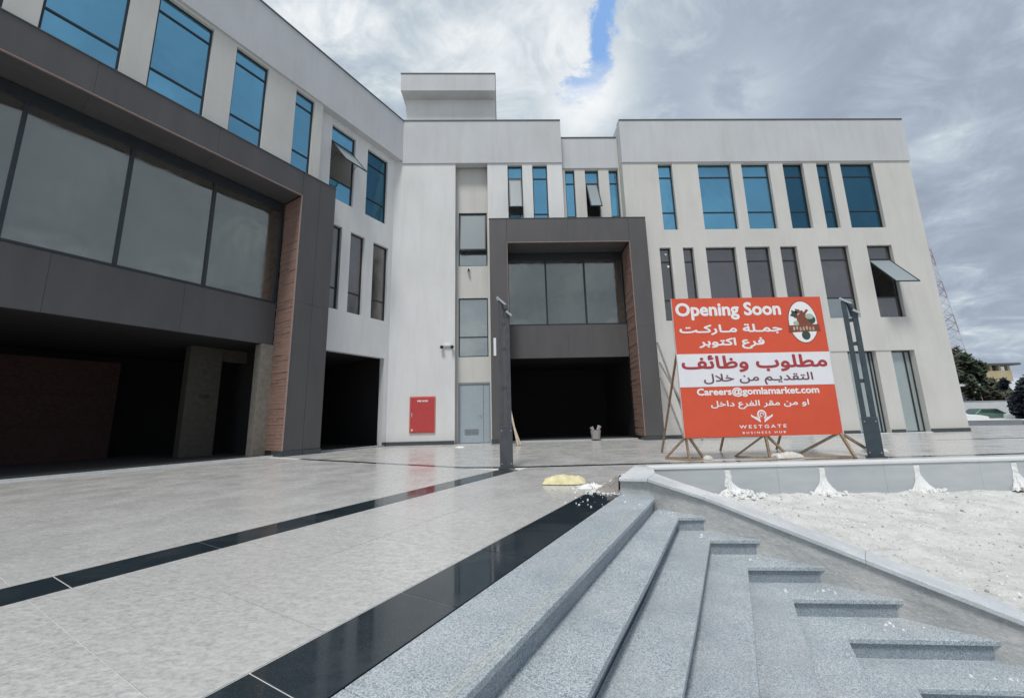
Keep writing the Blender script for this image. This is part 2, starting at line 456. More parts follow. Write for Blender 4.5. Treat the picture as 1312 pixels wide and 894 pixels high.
def wall(mb, fr, u0, u1, z0, z1, v, holes, th=.3):
    us = sorted({u0, u1, *[h[0] for h in holes], *[h[1] for h in holes]}); us = [u for u in us if u0 <= u <= u1]
    zs = sorted({z0, z1, *[h[2] for h in holes], *[h[3] for h in holes]}); zs = [z for z in zs if z0 <= z <= z1]
    def hole(i, k):
        if i < 0 or k < 0 or i >= len(us)-1 or k >= len(zs)-1: return True
        uc = (us[i]+us[i+1])/2; zc = (zs[k]+zs[k+1])/2
        return any(h[0] < uc < h[1] and h[2] < zc < h[3] for h in holes)
    for i in range(len(us)-1):
        for k in range(len(zs)-1):
            if hole(i, k): continue
            a, b, c, d = us[i], us[i+1], zs[k], zs[k+1]
            mb.quad(fr.p(a, v, c), fr.p(b, v, c), fr.p(b, v, d), fr.p(a, v, d))
            mb.quad(fr.p(a, v-th, c), fr.p(a, v-th, d), fr.p(b, v-th, d), fr.p(b, v-th, c))
            if hole(i-1, k): mb.quad(fr.p(a, v, c), fr.p(a, v, d), fr.p(a, v-th, d), fr.p(a, v-th, c))
            if hole(i+1, k): mb.quad(fr.p(b, v, c), fr.p(b, v-th, c), fr.p(b, v-th, d), fr.p(b, v, d))
            if hole(i, k-1): mb.quad(fr.p(a, v, c), fr.p(a, v-th, c), fr.p(b, v-th, c), fr.p(b, v, c))
            if hole(i, k+1): mb.quad(fr.p(a, v, d), fr.p(b, v, d), fr.p(b, v-th, d), fr.p(a, v-th, d))

BLD = thing('commercial_building', 'white and grey three storey commercial building with two dark framed entrances around the paved forecourt', 'building', (0, 19.4, 0))

def window(fr, u0, u1, z0, z1, v, gl, trans=(), rec=.16, sash=None, fm='frame_dark', parent=BLD, bar=.055, muls=(), low=None):
    """frame with panes; sash=(zlo, zhi, open angle) makes that pane a top hung open one"""
    mb = MB(); vf = v-rec; dp = .07
    fr.box(mb, u0, u0+bar, vf-dp, vf, z0, z1); fr.box(mb, u1-bar, u1, vf-dp, vf, z0, z1)
    fr.box(mb, u0+bar, u1-bar, vf-dp, vf, z0, z0+bar); fr.box(mb, u0+bar, u1-bar, vf-dp, vf, z1-bar, z1)
    zz = [z0+bar] + [z for z in trans] + [z1-bar]
    for z in trans: fr.box(mb, u0+bar, u1-bar, vf-dp, vf, z-.03, z+.03)
    for m in muls: fr.box(mb, m-.03, m+.03, vf-dp, vf+.004, z0+bar, z1-bar)
    o = mb.build('window', fm, parent)
    uu = [u0+bar]+list(muls)+[u1-bar]
    for k in range(len(zz)-1):
        a = zz[k]+(.03 if k else 0); b = zz[k+1]-(.03 if k < len(zz)-2 else 0)
        if sash and abs(sash[0]-zz[k]) < .1:
            H = b-a; th = sash[2]; s = MB()
            def P(u, h, d):   # h down the sash from its hinge, d through its thickness
                return fr.p(u, vf-.03+h*math.sin(th)+d*math.cos(th), b-h*math.cos(th)+d*math.sin(th))
            def sb(ua, ub, ha, hb, d0, d1):
                s.hexa([P(ua, hb, d0), P(ub, hb, d0), P(ub, ha, d0), P(ua, ha, d0), P(ua, hb, d1), P(ub, hb, d1), P(ub, ha, d1), P(ua, ha, d1)])
            w = .05; U0, U1 = u0+bar+.01, u1-bar-.01
            sb(U0, U0+w, 0, H, -.025, .025); sb(U1-w, U1, 0, H, -.025, .025); sb(U0+w, U1-w, 0, w, -.025, .025); sb(U0+w, U1-w, H-w, H, -.025, .025)
            s.mi = 2; s.hexa([P(U0+w, H-w, 0), P(U1-w, H-w, 0), P(U1-w, w, 0), P(U0+w, w, 0), P(U0+w, H-w, .004), P(U1-w, H-w, .004), P(U1-w, w, .004), P(U0+w, w, .004)])
            s.mi = 0
            for uu_ in (U0+.02, U1-.02):     # stays
                s.tube(fr.p(uu_, vf-.03, b-H*.55), P(uu_, H*.55, 0), .012, 5)
            s.build('sash', [fm, gl, 'sash_glass_under'], o)
        else:
            for j in range(len(uu)-1):
                p = MB(); fr.box(p, uu[j]+(.03 if j else 0), uu[j+1]-(.03 if j < len(uu)-2 else 0), vf-.05, vf-.035, a, b)
                p.build('pane', low if (low and k == 0) else gl, o)
    return o

# ================================================================== front wing
V = -19.4
UB, UT = 11.1, 15.08
uw = [(8.96, 9.77), (11.23, 13.14), (13.73, 15.33), (16.12, 17.30), (18.07, 18.85), (19.46, 21.41)]
mw = [(8.61, 9.22), (9.89, 10.47), (11.14, 12.79), (13.30, 14.67), (15.25, 16.18), (17.37, 19.04), (20.09, 21.49)]
aw = [(.50, 1.32), (1.88, 2.71)]
bw = [(3.80, 4.35), (4.95, 5.73), (6.32, 6.87)]
PH = (.30, 7.0, 0, 10.3)
mb = MB()
STR = (-2.39, -.62, 0.0, 15.47)
wall(mb, FF, -6.15, 3.55, 0, 17.83, V, [STR, (.30, 3.56, -1, 10.3)] + [(a, b, UB, UT) for a, b in aw])
mb.build('wall', 'plaster_white', BLD, bevel=0)
mb = MB()   # recessed bay above the entrance
wall(mb, FF, 3.555, 6.945, 10.4, 17.15, -19.95, [(a, b, UB, 15.13) for a, b in bw])
mb.build('wall', 'plaster_cream', BLD)
mb = MB()
GO = (13.2, 21.54, -.1, 4.22)
wall(mb, FF, 6.95, 23.55, 0, 17.83, V, [(6.94, 7.0, -1, 10.3), (a0 := 13.2, 21.54, -1, 4.22)] + [(a, b, UB, UT) for a, b in uw] + [(a, b, 6.0, 10.06) for a, b in mw])
mb.build('wall', 'plaster_cream', BLD)
# strip recess back wall with windows and door
mb = MB()
wall(mb, FF, STR[0]-.02, STR[1]+.02, 0, 15.6, -19.9, [(-2.28, -.60, -1, 3.05), (-2.26, -.70, 4.37, 7.55), (-2.26, -.70, 9.36, 12.48)], .25)
mb.build('wall', 'plaster_cream', BLD)
mb = MB(); FF.box(mb, STR[0]-.02, STR[1]+.02, -20.15, -19.7, 15.475, 15.6); mb.build('soffit', 'plaster_cream', BLD)
window(FF, -2.26, -.70, 4.37, 7.55, -19.9, 'glass_pale', [5.43], .06)
window(FF, -2.26, -.70, 9.36, 12.48, -19.9, 'glass_pale', [10.12], .06, sash=(10.12, 0, R(9)))
# parapet bands
def band(fr, u0, u1, v, z0, z1, m='plaster_band', th=.36, cop=True, side=.0):
    mb = MB(); fr.box(mb, u0, u1, v-th, v+.06, z0, z1-.05); o = mb.build('parapet_band', m, BLD)
    mb = MB(); fr.box(mb, u0-side, u1+side, v-th-.02, v+.09, z1-.05, z1+.02); mb.build('coping', 'coping_dark', BLD)
band(FF, -5.36, 3.56, V, 15.18, 17.86)
mb = MB(); FF.box(mb, STR[0]-.25, STR[0]-.2, 0, 0, 0, 0)
band(FF, 3.62, 6.88, -19.95, 15.2, 17.17)
band(FF, 6.94, 23.6, V, 15.17, 17.86)
# upper windows
for i, (a, b) in enumerate(uw): window(FF, a, b, UB, UT, V, 'glass_blue' if i < 1 else ('glass_blue' if i < 3 else 'glass_blue_dark'), [12.18, 14.32])  # right-hand panes tinted darker in place of a darker sky reflection
for i, (a, b) in enumerate(aw): window(FF, a, b, UB, UT, V, 'glass_blue', [12.18, 14.32], sash=((12.18, 0, R(17)) if i == 0 else None))
for i, (a, b) in enumerate(bw): window(FF, a, b, UB, 15.13, -19.95, 'glass_blue', [12.3, 14.35], sash=((12.3, 0, R(24)) if i == 1 else None))
for i, (a, b) in enumerate(mw): window(FF, a, b, 6.0, 10.06, V, 'glass_grey', [7.14, 9.3], sash=((7.14, 0, R(37)) if i == 6 else None), low=('glass_pale' if i == 5 else None))  # one lower pane is paler glass to paint in a bright reflection
# ground floor shop front on the right: pillars and glass set back
for a, b in ((13.2, 14.3), (15.6, 17.98), (19.5, 20.33)):
    mb = MB(); FF.box(mb, a, b, -19.75, -19.44, .0, 4.22); mb.build('pillar', 'plaster_cream', BLD)
for a, b, ml in ((14.3, 15.6, ()), (17.98, 19.5, (19.3,)), (20.33, 21.54, (21.22,))):
    window(FF, a, b, 0.02, 4.2, V, 'glass_shop', [], .26, muls=ml, fm='frame_dark')
mb = MB(); FF.box(mb, 13.2, 21.54, -19.75, -19.3, 0, .03); mb.build('threshold', 'pale_granite', BLD)
# skirting
mb = MB()
for a, b, v in ((-6.15, -2.40, V), (7.79, 13.2, V), (13.25, 14.25, -19.44), (15.65, 17.93, -19.44), (19.55, 20.28, -19.44), (21.55, 23.58, V)):
    mb = MB(); FF.box(mb, a, b, v, v+.03, 0.002, .18); mb.build('skirting', 'skirting', BLD)

# steel service door
dr = thing_door = MB()
FF.box(dr, -2.28, -2.19, -19.98, -19.90, .0, 3.05); FF.box(dr, -.69, -.60, -19.98, -19.90, .0, 3.05); FF.box(dr, -2.19, -.69, -19.98, -19.90, 2.95, 3.05)
dfr = dr.build('door_frame', 'door_frame_grey', BLD, bevel=.01)
mb = MB(); FF.box(mb, -2.185, -1.0, -19.985, -19.94, .02, 2.94); d_ = mb.build('door', 'door_grey', BLD, bevel=.008)
for k in range(6):
    s = MB(); z = .42+k*.05; FF.box(s, -1.95, -1.25, -19.94, -19.925, z, z+.022); s.build('louvre_slat', 'door_frame_grey', d_)
s = MB(); FF.box(s, -1.13, -1.08, -19.94, -19.90, 1.30, 1.5); FF.box(s, -1.25, -1.08, -19.90, -19.885, 1.42, 1.45); s.build('handle', 'lamp_metal', d_)
mb = MB(); FF.box(mb, -.985, -.69, -19.985, -19.94, .02, 2.94); mb.build('door', 'door_grey', BLD, bevel=.008)

# ---- grey framed entrance of the front wing
def skin(fr, boxes, name, m, parent, bev=.012):
    for b in boxes:
        mb = MB(); fr.box(mb, *b); mb.build(name, m, parent, bevel=bev)
PF = thing  # alias unused
mb = MB()   # core behind the cladding panels
FF.box(mb, -.53, .34, -20.36, -18.93, 0, 11.5); FF.box(mb, 6.86, 7.75, -20.36, -18.93, 0, 11.5); FF.box(mb, .34, 6.86, -20.36, -18.93, 10.27, 11.5)
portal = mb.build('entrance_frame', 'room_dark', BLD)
pan = []
for a, b in ((.2, 5.6), (5.603, 11.56)):
    pan.append((-.55, .365, -18.93, -18.90, a, b)); pan.append((6.84, 7.78, -18.93, -18.90, a, b))
for a, b in ((.375, 3.6), (3.603, 6.83)): pan.append((a, b, -18.93, -18.90, 10.24, 11.56))
for z in ((.2, 11.56),):
    pan.append((-.55, -.53, -19.40, -18.935, *z)); pan.append((7.76, 7.78, -19.40, -18.935, *z))
skin(FF, pan, 'cladding_panel', 'grey_cladding', portal, .006)
skin(FF, [(.345, .365, -20.30, -18.935, 0.02, 10.25)], 'cladding_panel', 'grey_cladding', portal, .006)
skin(FF, [(.37, 6.80, -20.30, -18.935, 10.24, 10.26)], 'soffit_panel', 'grey_cladding', portal, .006)
skin(FF, [(-.56, 7.79, -19.95, -18.88, 11.565, 11.60)], 'coping', 'coping_dark', portal, .006)
skin(FF, [(-.58, .40, -19.38, -18.87, .003, .195), (6.80, 7.81, -19.38, -18.87, .003, .195)], 'skirting', 'skirting', portal, .006)
skin(FF, [(6.815, 6.842, -18.965, -18.885, .2, 10.24), (.362, .388, -18.965, -18.885, .2, 10.24), (.388, 6.815, -18.965, -18.885, 10.215, 10.242)], 'edge_trim', 'edge_trim', portal, .004)
def ledge(fr, u, v0, v1, z0, z1, parent, sgn, hh=.115):
    z = z0
    rows = 0
    while z < z1-.05:
        h = hh*random.uniform(.75, 1.3); h = min(h, z1-z)
        cut = random.uniform(.3, .7) if rows % 2 else None
        segs = [(v0, v1)] if cut is None else [(v0, v0+(v1-v0)*cut-.004), (v0+(v1-v0)*cut+.004, v1)]
        for a, b in segs:
            mb = MB(); pr = random.uniform(.014, .038)
            fr.box(mb, u, u+sgn*pr, a, b, z, z+h-.005) if sgn > 0 else fr.box(mb, u+sgn*pr, u, a, b, z, z+h-.005)
            mb.build('stone_strip', 'red_ledge_stone', parent)
        z += h; rows += 1
ledge(FF, 6.86, -20.28, -18.97, .2, 10.22, portal, -1)
# curtain glass, spandrel and dark opening
mb = MB(); FF.box(mb, .37, 6.80, -20.40, -20.28, 9.80, 10.22); FF.box(mb, .37, 6.80, -20.40, -20.27, 6.07, 6.15); FF.box(mb, .37, .45, -20.4, -20.27, 6.15, 9.8); FF.box(mb, 6.74, 6.80, -20.4, -20.27, 6.15, 9.8)
for x in (2.50, 4.65): FF.box(mb, x-.04, x+.04, -20.4, -20.26, 6.15, 9.8)
cw = mb.build('curtain_wall_frame', 'frame_dark', portal)
for a, b in ((.45, 2.46), (2.54, 4.61), (4.69, 6.74)):
    p = MB(); FF.box(p, a, b, -20.36, -20.34, 6.15, 9.8); p.build('pane', 'glass_curtain', portal)
for a, b in ((.37, 3.58), (3.583, 6.80)):
    p = MB(); FF.box(p, a, b, -20.36, -20.25, 4.29, 6.065); p.build('spandrel_panel', 'grey_cladding', portal, bevel=.006)
# room behind
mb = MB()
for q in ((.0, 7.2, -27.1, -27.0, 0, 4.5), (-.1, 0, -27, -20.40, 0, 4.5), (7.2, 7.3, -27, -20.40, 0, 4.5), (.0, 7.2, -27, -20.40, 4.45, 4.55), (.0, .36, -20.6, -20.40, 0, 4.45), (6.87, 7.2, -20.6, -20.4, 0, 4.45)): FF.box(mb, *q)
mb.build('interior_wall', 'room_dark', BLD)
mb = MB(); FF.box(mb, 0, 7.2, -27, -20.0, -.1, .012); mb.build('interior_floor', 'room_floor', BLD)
mb = MB(); FF.box(mb, .36, 6.8, -20.0, -19.86, -.1, .06); mb.build('threshold', 'curb_wall', BLD)
# body of the front wing: roof, back, sides, floors
mb = MB()
for q in ((-6.2, 23.5, -38, -37.7, 0, 17.2), (23.25, 23.548, -37.7, -19.72, 0, 17.8), (-6.2, 3.4, -37.7, -19.72, 16.6, 16.9), (3.4, 7.05, -37.7, -20.27, 16.6, 16.9), (7.05, 23.2, -37.7, -19.72, 16.6, 16.9),
          (-6.2, 23.2, -37.7, -20.3, 10.45, 10.7), (-6.2, .0, -37.7, -20.3, 4.6, 4.9), (7.35, 23.2, -37.7, -20.0, 4.6, 4.9), (3.25, 3.54, -20.27, -19.72, 10.4, 17.5), (6.953, 7.2, -20.27, -19.72, 10.4, 17.8), (-6.2, 23.2, -24.3, -24.1, 4.9, 16.6)): FF.box(mb, *q)
mb.build('roof_and_floors', 'plaster_cream', BLD)
for q in ((6.95, 7.25, -21.5, -19.74, 17.1, 17.80), (3.3, 3.55, -21.5, -19.74, 17.1, 17.80), (23.2, 23.546, -37.7, -19.74, 17.8, 17.84)):
    mb = MB(); FF.box(mb, *q); mb.build('parapet_return', 'plaster_band', BLD)
# stair tower on the roof
mb = MB(); FF.box(mb, -5.45, -.14, -24.2, -20.30, 16.9, 20.2); mb.build('roof_tower', 'plaster_white', BLD)
mb = MB(); FF.box(mb, -5.60, -.10, -24.4, -19.62, 20.09, 21.20); tw = mb.build('roof_tower', 'plaster_band', BLD)
mb = MB(); FF.box(mb, -5.63, -.07, -24.43, -19.59, 21.20, 21.26); mb.build('coping', 'coping_dark', BLD)

for x, z, v in ((9.0, 9.75, V-.15), (9.08, 9.05, V-.15), (-2.05, 11.4, -19.93), (16.9, 6.9+.45, V-.15)):
    mb = MB(); mb.tube(FF.p(x, v-.045, z), FF.p(x, v-.025, z), .06, 12); mb.build('sticker', 'print_white', BLD)
# ================================================================== left wing
V1, V2, VP = -14.95, -15.25, -14.75
wu = [(-3.6, -1.9), (-1.2, .36), (.94, 2.49), (3.11, 4.60), (5.34, 6.48), (7.60, 8.42)]
mb = MB(); wall(mb, LF, -10, 8.82, 10.6, 15.32, V1, [(a, b, UB, 15.2) for a, b in wu], .29); mb.build('wall', 'plaster_cream', BLD)
W5 = [(9.50, 10.78, 11.35, 15.0), (11.50, 12.80, 11.35, 15.0)]
M5 = [(9.35, 10.30, 6.15, 10.1), (10.77, 11.56, 6.15, 10.1), (12.08, 13.02, 6.15, 10.1)]
mb = MB(); wall(mb, LF, 8.82, 13.29, 0, 15.6, V2, W5+M5+[(9.5, 13.02, -1, 4.27)], .3); mb.build('wall', 'plaster_white', BLD)
# parapet fascia above both
mb = MB(); LF.box(mb, -10, 13.52, -15.5, -14.86, 15.325, 17.79); mb.build('parapet_band', 'plaster_band', BLD)
mb = MB(); LF.box(mb, -10, 13.6, -15.52, -14.83, 17.79, 17.86); mb.build('coping', 'coping_dark', BLD)
for a, b in wu: window(LF, a, b, UB, 15.2, V1, 'glass_blue', [12.42, 14.62], .12)
for i, q in enumerate(W5): window(LF, *q, V2, 'glass_blue' if i == 0 else 'glass_blue_dark', [12.35, 14.25], .12, sash=((12.35, 0, R(40)) if i == 0 else None))
for q in M5: window(LF, *q, V2, 'glass_grey', [7.15], .14)
mb = MB(); LF.box(mb, 13.03, 13.28, V2, V2+.03, .002, .18); mb.build('skirting', 'skirting', BLD)
# room behind the side opening
mb = MB()
for q in ((9.0, 13.6, -21, -20.9, 0, 4.5), (8.8, 9.0, -20.9, -15.56, 0, 4.5), (13.5, 13.7, -20.9, -15.9, 0, 4.5), (8.8, 13.7, -20.9, -15.56, 4.4, 4.5)): LF.box(mb, *q)
mb.build('interior_wall', 'room_dark', BLD)
mb = MB(); LF.box(mb, 8.9, 13.5, -20.9, -15.2, -.1, .015); mb.build('interior_floor', 'room_floor', BLD)
mb = MB(); LF.box(mb, 9.6, 13.1, -15.45, -15.15, .016, .05); mb.build('threshold', 'curb_wall', BLD)
# body
mb = MB()
for q in ((-10, 13.0, -15.6, -30, 16.6, 16.9),): LF.box(mb, q[0], q[1], q[3], q[2], q[4], q[5])
for q in ((-10, 13.2, -29.9, -15.6, 10.45, 10.62), (-10.2, -10.0, -30, -15.3, 0, 17.2), (-10, 20, -30.2, -30, 0, 17.2), (-10, 13.2, -19.0, -18.8, 4.6, 16.6), (8.6, 8.78, -18.8, -15.56, 10.62, 15.6), (-10, 13.2, -29.9, -16.2, 4.5, 4.65)): LF.box(mb, *q)
mb.build('roof_and_floors', 'plaster_cream', BLD)

# ---- big grey framed shop front
mb = MB()
LF.box(mb, 8.10, 9.52, -16.1, VP-.03, 0, 11.4); LF.box(mb, -9, 8.10, -16.1, VP-.03, 10.45, 11.4)
big = mb.build('entrance_frame', 'room_dark', BLD)
pan = []
for a, b in ((8.08, 8.82), (8.828, 9.55)):
    for z in ((.2, 5.9), (5.903, 11.45)): pan.append((a, b, VP-.03, VP, *z))
u = 8.07
while u > -9:
    pan.append((max(u-2.997, -9), u, VP-.03, VP, 10.42, 11.45)); u -= 3.0
pan.append((9.52, 9.55, -15.25, VP-.035, .2, 11.45))
skin(LF, pan, 'cladding_panel', 'grey_cladding', big, .006)
u = 8.05
while u > -9:
    skin(LF, [(max(u-2.997, -9), u, -16.0, VP-.035, 10.42, 10.445)], 'soffit_panel', 'grey_cladding', big, .004)
    skin(LF, [(max(u-2.997, -9), u, -16.10, -16.0, 4.29, 6.0)], 'spandrel_panel', 'grey_cladding', big, .006); u -= 3.0
skin(LF, [(-9, 9.57, -15.0, VP+.02, 11.455, 11.49)], 'coping', 'coping_dark', big, .004)
skin(LF, [(8.065, 8.092, VP-.06, VP+.015, .2, 10.42), (-9, 8.065, VP-.06, VP+.015, 10.395, 10.422)], 'edge_trim', 'edge_trim', big, .004)
skin(LF, [(8.0, 8.83, VP-.6, VP+.03, .003, .195), (8.85, 9.58, VP-.5, VP+.03, .003, .185)], 'skirting', 'skirting', big, .006)
ledge(LF, 8.10, -16.0, VP-.06, .2, 10.40, big, -1)
mb = MB(); LF.box(mb, -9, 8.02, -16.10, -15.97, 10.02, 10.40); LF.box(mb, -9, 8.02, -16.10, -15.97, 6.0, 6.07); LF.box(mb, 7.94, 8.02, -16.1, -15.97, 6.07, 10.02)
ms = [-7.65, -5.45, -3.25, -1.06, 1.12, 3.29, 5.56]
for m in ms: LF.box(mb, m-.045, m+.045, -16.1, -15.96, 6.07, 10.02)
mb.build('curtain_wall_frame', 'frame_dark', big)
for a, b in zip(ms, ms[1:]+[7.985]):
    p = MB(); LF.box(p, a+.045, b-.045, -16.06, -16.04, 6.07, 10.02); p.build('pane', 'glass_curtain', big)
# room: concrete column and jamb, red brick partition
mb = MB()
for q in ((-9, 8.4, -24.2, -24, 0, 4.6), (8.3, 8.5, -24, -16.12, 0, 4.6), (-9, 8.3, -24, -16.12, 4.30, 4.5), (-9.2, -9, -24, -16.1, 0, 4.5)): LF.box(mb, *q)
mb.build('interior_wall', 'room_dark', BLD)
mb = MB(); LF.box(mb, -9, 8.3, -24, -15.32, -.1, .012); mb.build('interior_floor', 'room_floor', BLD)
mb = MB(); LF.box(mb, 7.62, 8.09, -16.4, -15.95, .01, 4.28); mb.build('jamb', 'jamb_concrete', BLD, bevel=.01)
mb = MB(); LF.box(mb, 6.25, 7.35, -18.9, -18.4, .01, 4.3); c_ = mb.build('column', 'concrete_column', BLD, bevel=.02)
s = MB(); LF.box(s, 6.7, 7.0, -18.4, -18.37, 2.25, 2.40); s.build('socket_box', 'black_plastic', c_)
mb = MB(); LF.box(mb, 7.36, 8.29, -18.8, -18.5, 3.8, 4.3); mb.build('beam', 'concrete_column', BLD)
mb = MB(); LF.box(mb, 1.2, 5.2, -22.2, -22.0, .01, 3.8)
rb = mb.build('partition_wall', 'red_brick_dark', BLD)
for z in (1.3, 2.45):
    s = MB(); LF.box(s, 1.5, 4.9, -22.0, -21.93, z, z+.07); s.build('ledge', 'red_brick_dark', rb)
mb = MB(); LF.box(mb, -9, 8.06, -15.32, -15.20, .0, .045); mb.build('threshold', 'pale_granite', BLD)

# ================================================================== ground and paving
mb = MB(); mb.quad((-900, -900, -1.30), (900, -900, -1.30), (900, 900, -1.30), (-900, 900, -1.30))
structure(mb.build('ground', 'lower_ground'))
def S(ds, ns): return SF.p(ds, ns)[:2]
def clip(poly, a, b):
    """keep the part of a convex polygon on the left of a->b"""
    out = []
    def side(p): return (b[0]-a[0])*(p[1]-a[1])-(b[1]-a[1])*(p[0]-a[0])
    for i in range(len(poly)):
        p, q = poly[i], poly[(i+1) % len(poly)]; sp, sq = side(p), side(q)
        if sp >= 0: out.append(p)
        if (sp > 0 and sq < 0) or (sp < 0 and sq > 0):
            t = sp/(sp-sq); out.append((p[0]+(q[0]-p[0])*t, p[1]+(q[1]-p[1])*t))
    return out
def area(p): return .5*sum(p[i][0]*p[(i+1) % len(p)][1]-p[(i+1) % len(p)][0]*p[i][1] for i in range(len(p)))
def clip_to(poly, reg):
    if area(reg) < 0: reg = reg[::-1]
    if area(poly) < 0: poly = poly[::-1]
    for i in range(len(reg)):
        poly = clip(poly, reg[i], reg[(i+1) % len(reg)])
        if len(poly) < 3: return []
    return poly if area(poly) > .004 else []
N1 = -1.171; TR = .367; RI = .179
PAVE = MB()   # bedding slab below the tiles
PAVE.prism([S(-9, -40), S(-9, -1.75), S(6.2, -1.75), (2.5, 7.4), (60, 7.4), (60, 60), (-40, 60)], -1.29, -.0045)
paving = structure(PAVE.build('forecourt_paving', 'grout', origin=(0, 8, -.0045)))
def lay(reg, fr, u0, v0, du, dv, name, m, single, gap=.005, top=0.0, ext=60):
    xs = []; ys = []
    for x, y in reg: xs.append(fr.u[0]*x+fr.u[1]*y); ys.append(fr.n[0]*x+fr.n[1]*y)
    all_ = MB(); shared = None
    i0 = math.floor((min(xs)-u0)/du); i1 = math.ceil((max(xs)-u0)/du); j0 = math.floor((min(ys)-v0)/dv); j1 = math.ceil((max(ys)-v0)/dv)
    for i in range(i0, i1):
        for j in range(j0, j1):
            a, b = u0+i*du+gap/2, u0+(i+1)*du-gap/2; c, d = v0+j*dv+gap/2, v0+(j+1)*dv-gap/2
            full = [fr.p(a, c)[:2], fr.p(b, c)[:2], fr.p(b, d)[:2], fr.p(a, d)[:2]]
            q = clip_to(full, reg)
            if not q: continue
            z = top+random.uniform(-.0008, .0008)
            cx = sum(p[0] for p in q)/len(q); cy = sum(p[1] for p in q)/len(q)
            if single(cx, cy):
                if abs(abs(area(q))-abs(area(full))) < 1e-5:
                    cx, cy = fr.p((a+b)/2, (c+d)/2)[:2]
                    if shared is None:
                        mb = MB(); mb.prism([(p[0]-cx, p[1]-cy) for p in full[::(1 if area(full) > 0 else -1)]], -.02, 0, False)
                        o = mb.build(name, m, paving, origin=(0, 0, 0)); shared = o.data
                        place(o, (cx, cy, z), paving)
                    else:
                        o = bpy.data.objects.new(name, shared); COL.objects.link(o); place(o, (cx, cy, z), paving)
                else:
                    mb = MB(); mb.prism(q, z-.02, z, False); mb.build(name, m, paving, origin=(cx, cy, z))
            else: all_.prism(q, z-.02, z, False)
    if all_.v: stuff(all_.build('distant_'+name, m, paving))
near = lambda x, y: y < 9.0 and x > -9.5
nev = lambda x, y: False
yes = lambda x, y: True
# field between the two black stripes, field up to the shop front, strips beyond
rA = [S(-7, -4.56), S(-7, -2.215), (S(5.9, -2.215)), (1.8, 7.2), (-.0, 9.80), (-.08, 9.80)]
rA = [S(-7, -4.56), S(-7, -2.215), S(8.19, -2.215), (3.05-1.0, 9.80), (0.12, 9.80)]
def yat(ns, y):  # ds on a stripe line where Y = y
    return (y - SF.n[1]*ns)/SF.u[1]
rA = [S(-7, -4.56), S(-7, -2.215), S(yat(-2.215, 9.80), -2.215), S(yat(-4.56, 9.80), -4.56)]
lay(rA, SF, .89, -4.56, .72, 1.1725, 'floor_tile', 'marble_tile', near)
rB = [S(-7, -16.2), S(-7, -5.05), S(8.0, -5.05), S(8.0, -16.2)]
lay(rB, SF, .89, -5.05, .72, 1.1725, 'floor_tile', 'marble_tile', near)
rC = [(-14, 30), SF.p(8.25, -16.2)[:2], S(8.25, -6.55), (0.0, 10.07), (60, 10.07), (60, 30)]
lay(rC, FF, 0, -10.07, 1.2, .72, 'floor_tile', 'marble_tile', nev)
rD = [S(6.25, -2.21), (1.82, 6.28), (2.50, 7.62), (2.50, 9.80), S(yat(-2.21, 9.80), -2.21)]
lay(rD, SF, .89, -2.215, .72, 1.1725, 'floor_tile', 'marble_tile', near)
rE = [(2.505, 7.62), (60, 7.62), (60, 9.80), (2.505, 9.80)]
lay(rE, FF, 2.505, -9.80, 1.2, .72, 'floor_tile', 'marble_tile', nev)
# black granite: two stripes, strip to the portal corner, long strip parallel to the front
lay([S(-7, -5.045), S(-7, -4.565), S(8.2, -4.565), S(8.2, -5.045)], SF, 1.105, -5.045, 1.0, .48, 'black_tile', 'black_granite', yes, .009)
lay([S(-7, -2.21), S(-7, -1.705), S(6.24, -1.705), S(6.24, -2.21)], SF, .202, -2.21, 1.0, .505, 'black_tile', 'black_granite', yes, .009)
lay([S(8.005, -13.0), S(8.005, -6.3), S(8.245, -6.4), S(8.245, -13.0)], SF, 8.005, -13, .24, 1.0, 'black_tile', 'black_granite', yes, .009)
lay([(-1.72, 10.36), (-1.60, 10.10), (-.2, 9.81), (.1, 9.81), (.1, 10.06), (-1.2, 10.36)], FF, -2, -10.4, 5, .7, 'black_tile', 'black_granite', yes, .009)
lay([(.1, 9.81), (60, 9.81), (60, 10.06), (.1, 10.06)], FF, .1, -10.06, 1.0, .25, 'black_tile', 'black_granite', lambda x, y: x < 22, .006)
lay([(16.5, 14.6), (60, 14.6), (60, 14.8), (16.5, 14.8)], FF, 16.5, -14.8, 1.0, .2, 'black_tile', 'black_granite', nev, .006, .003)

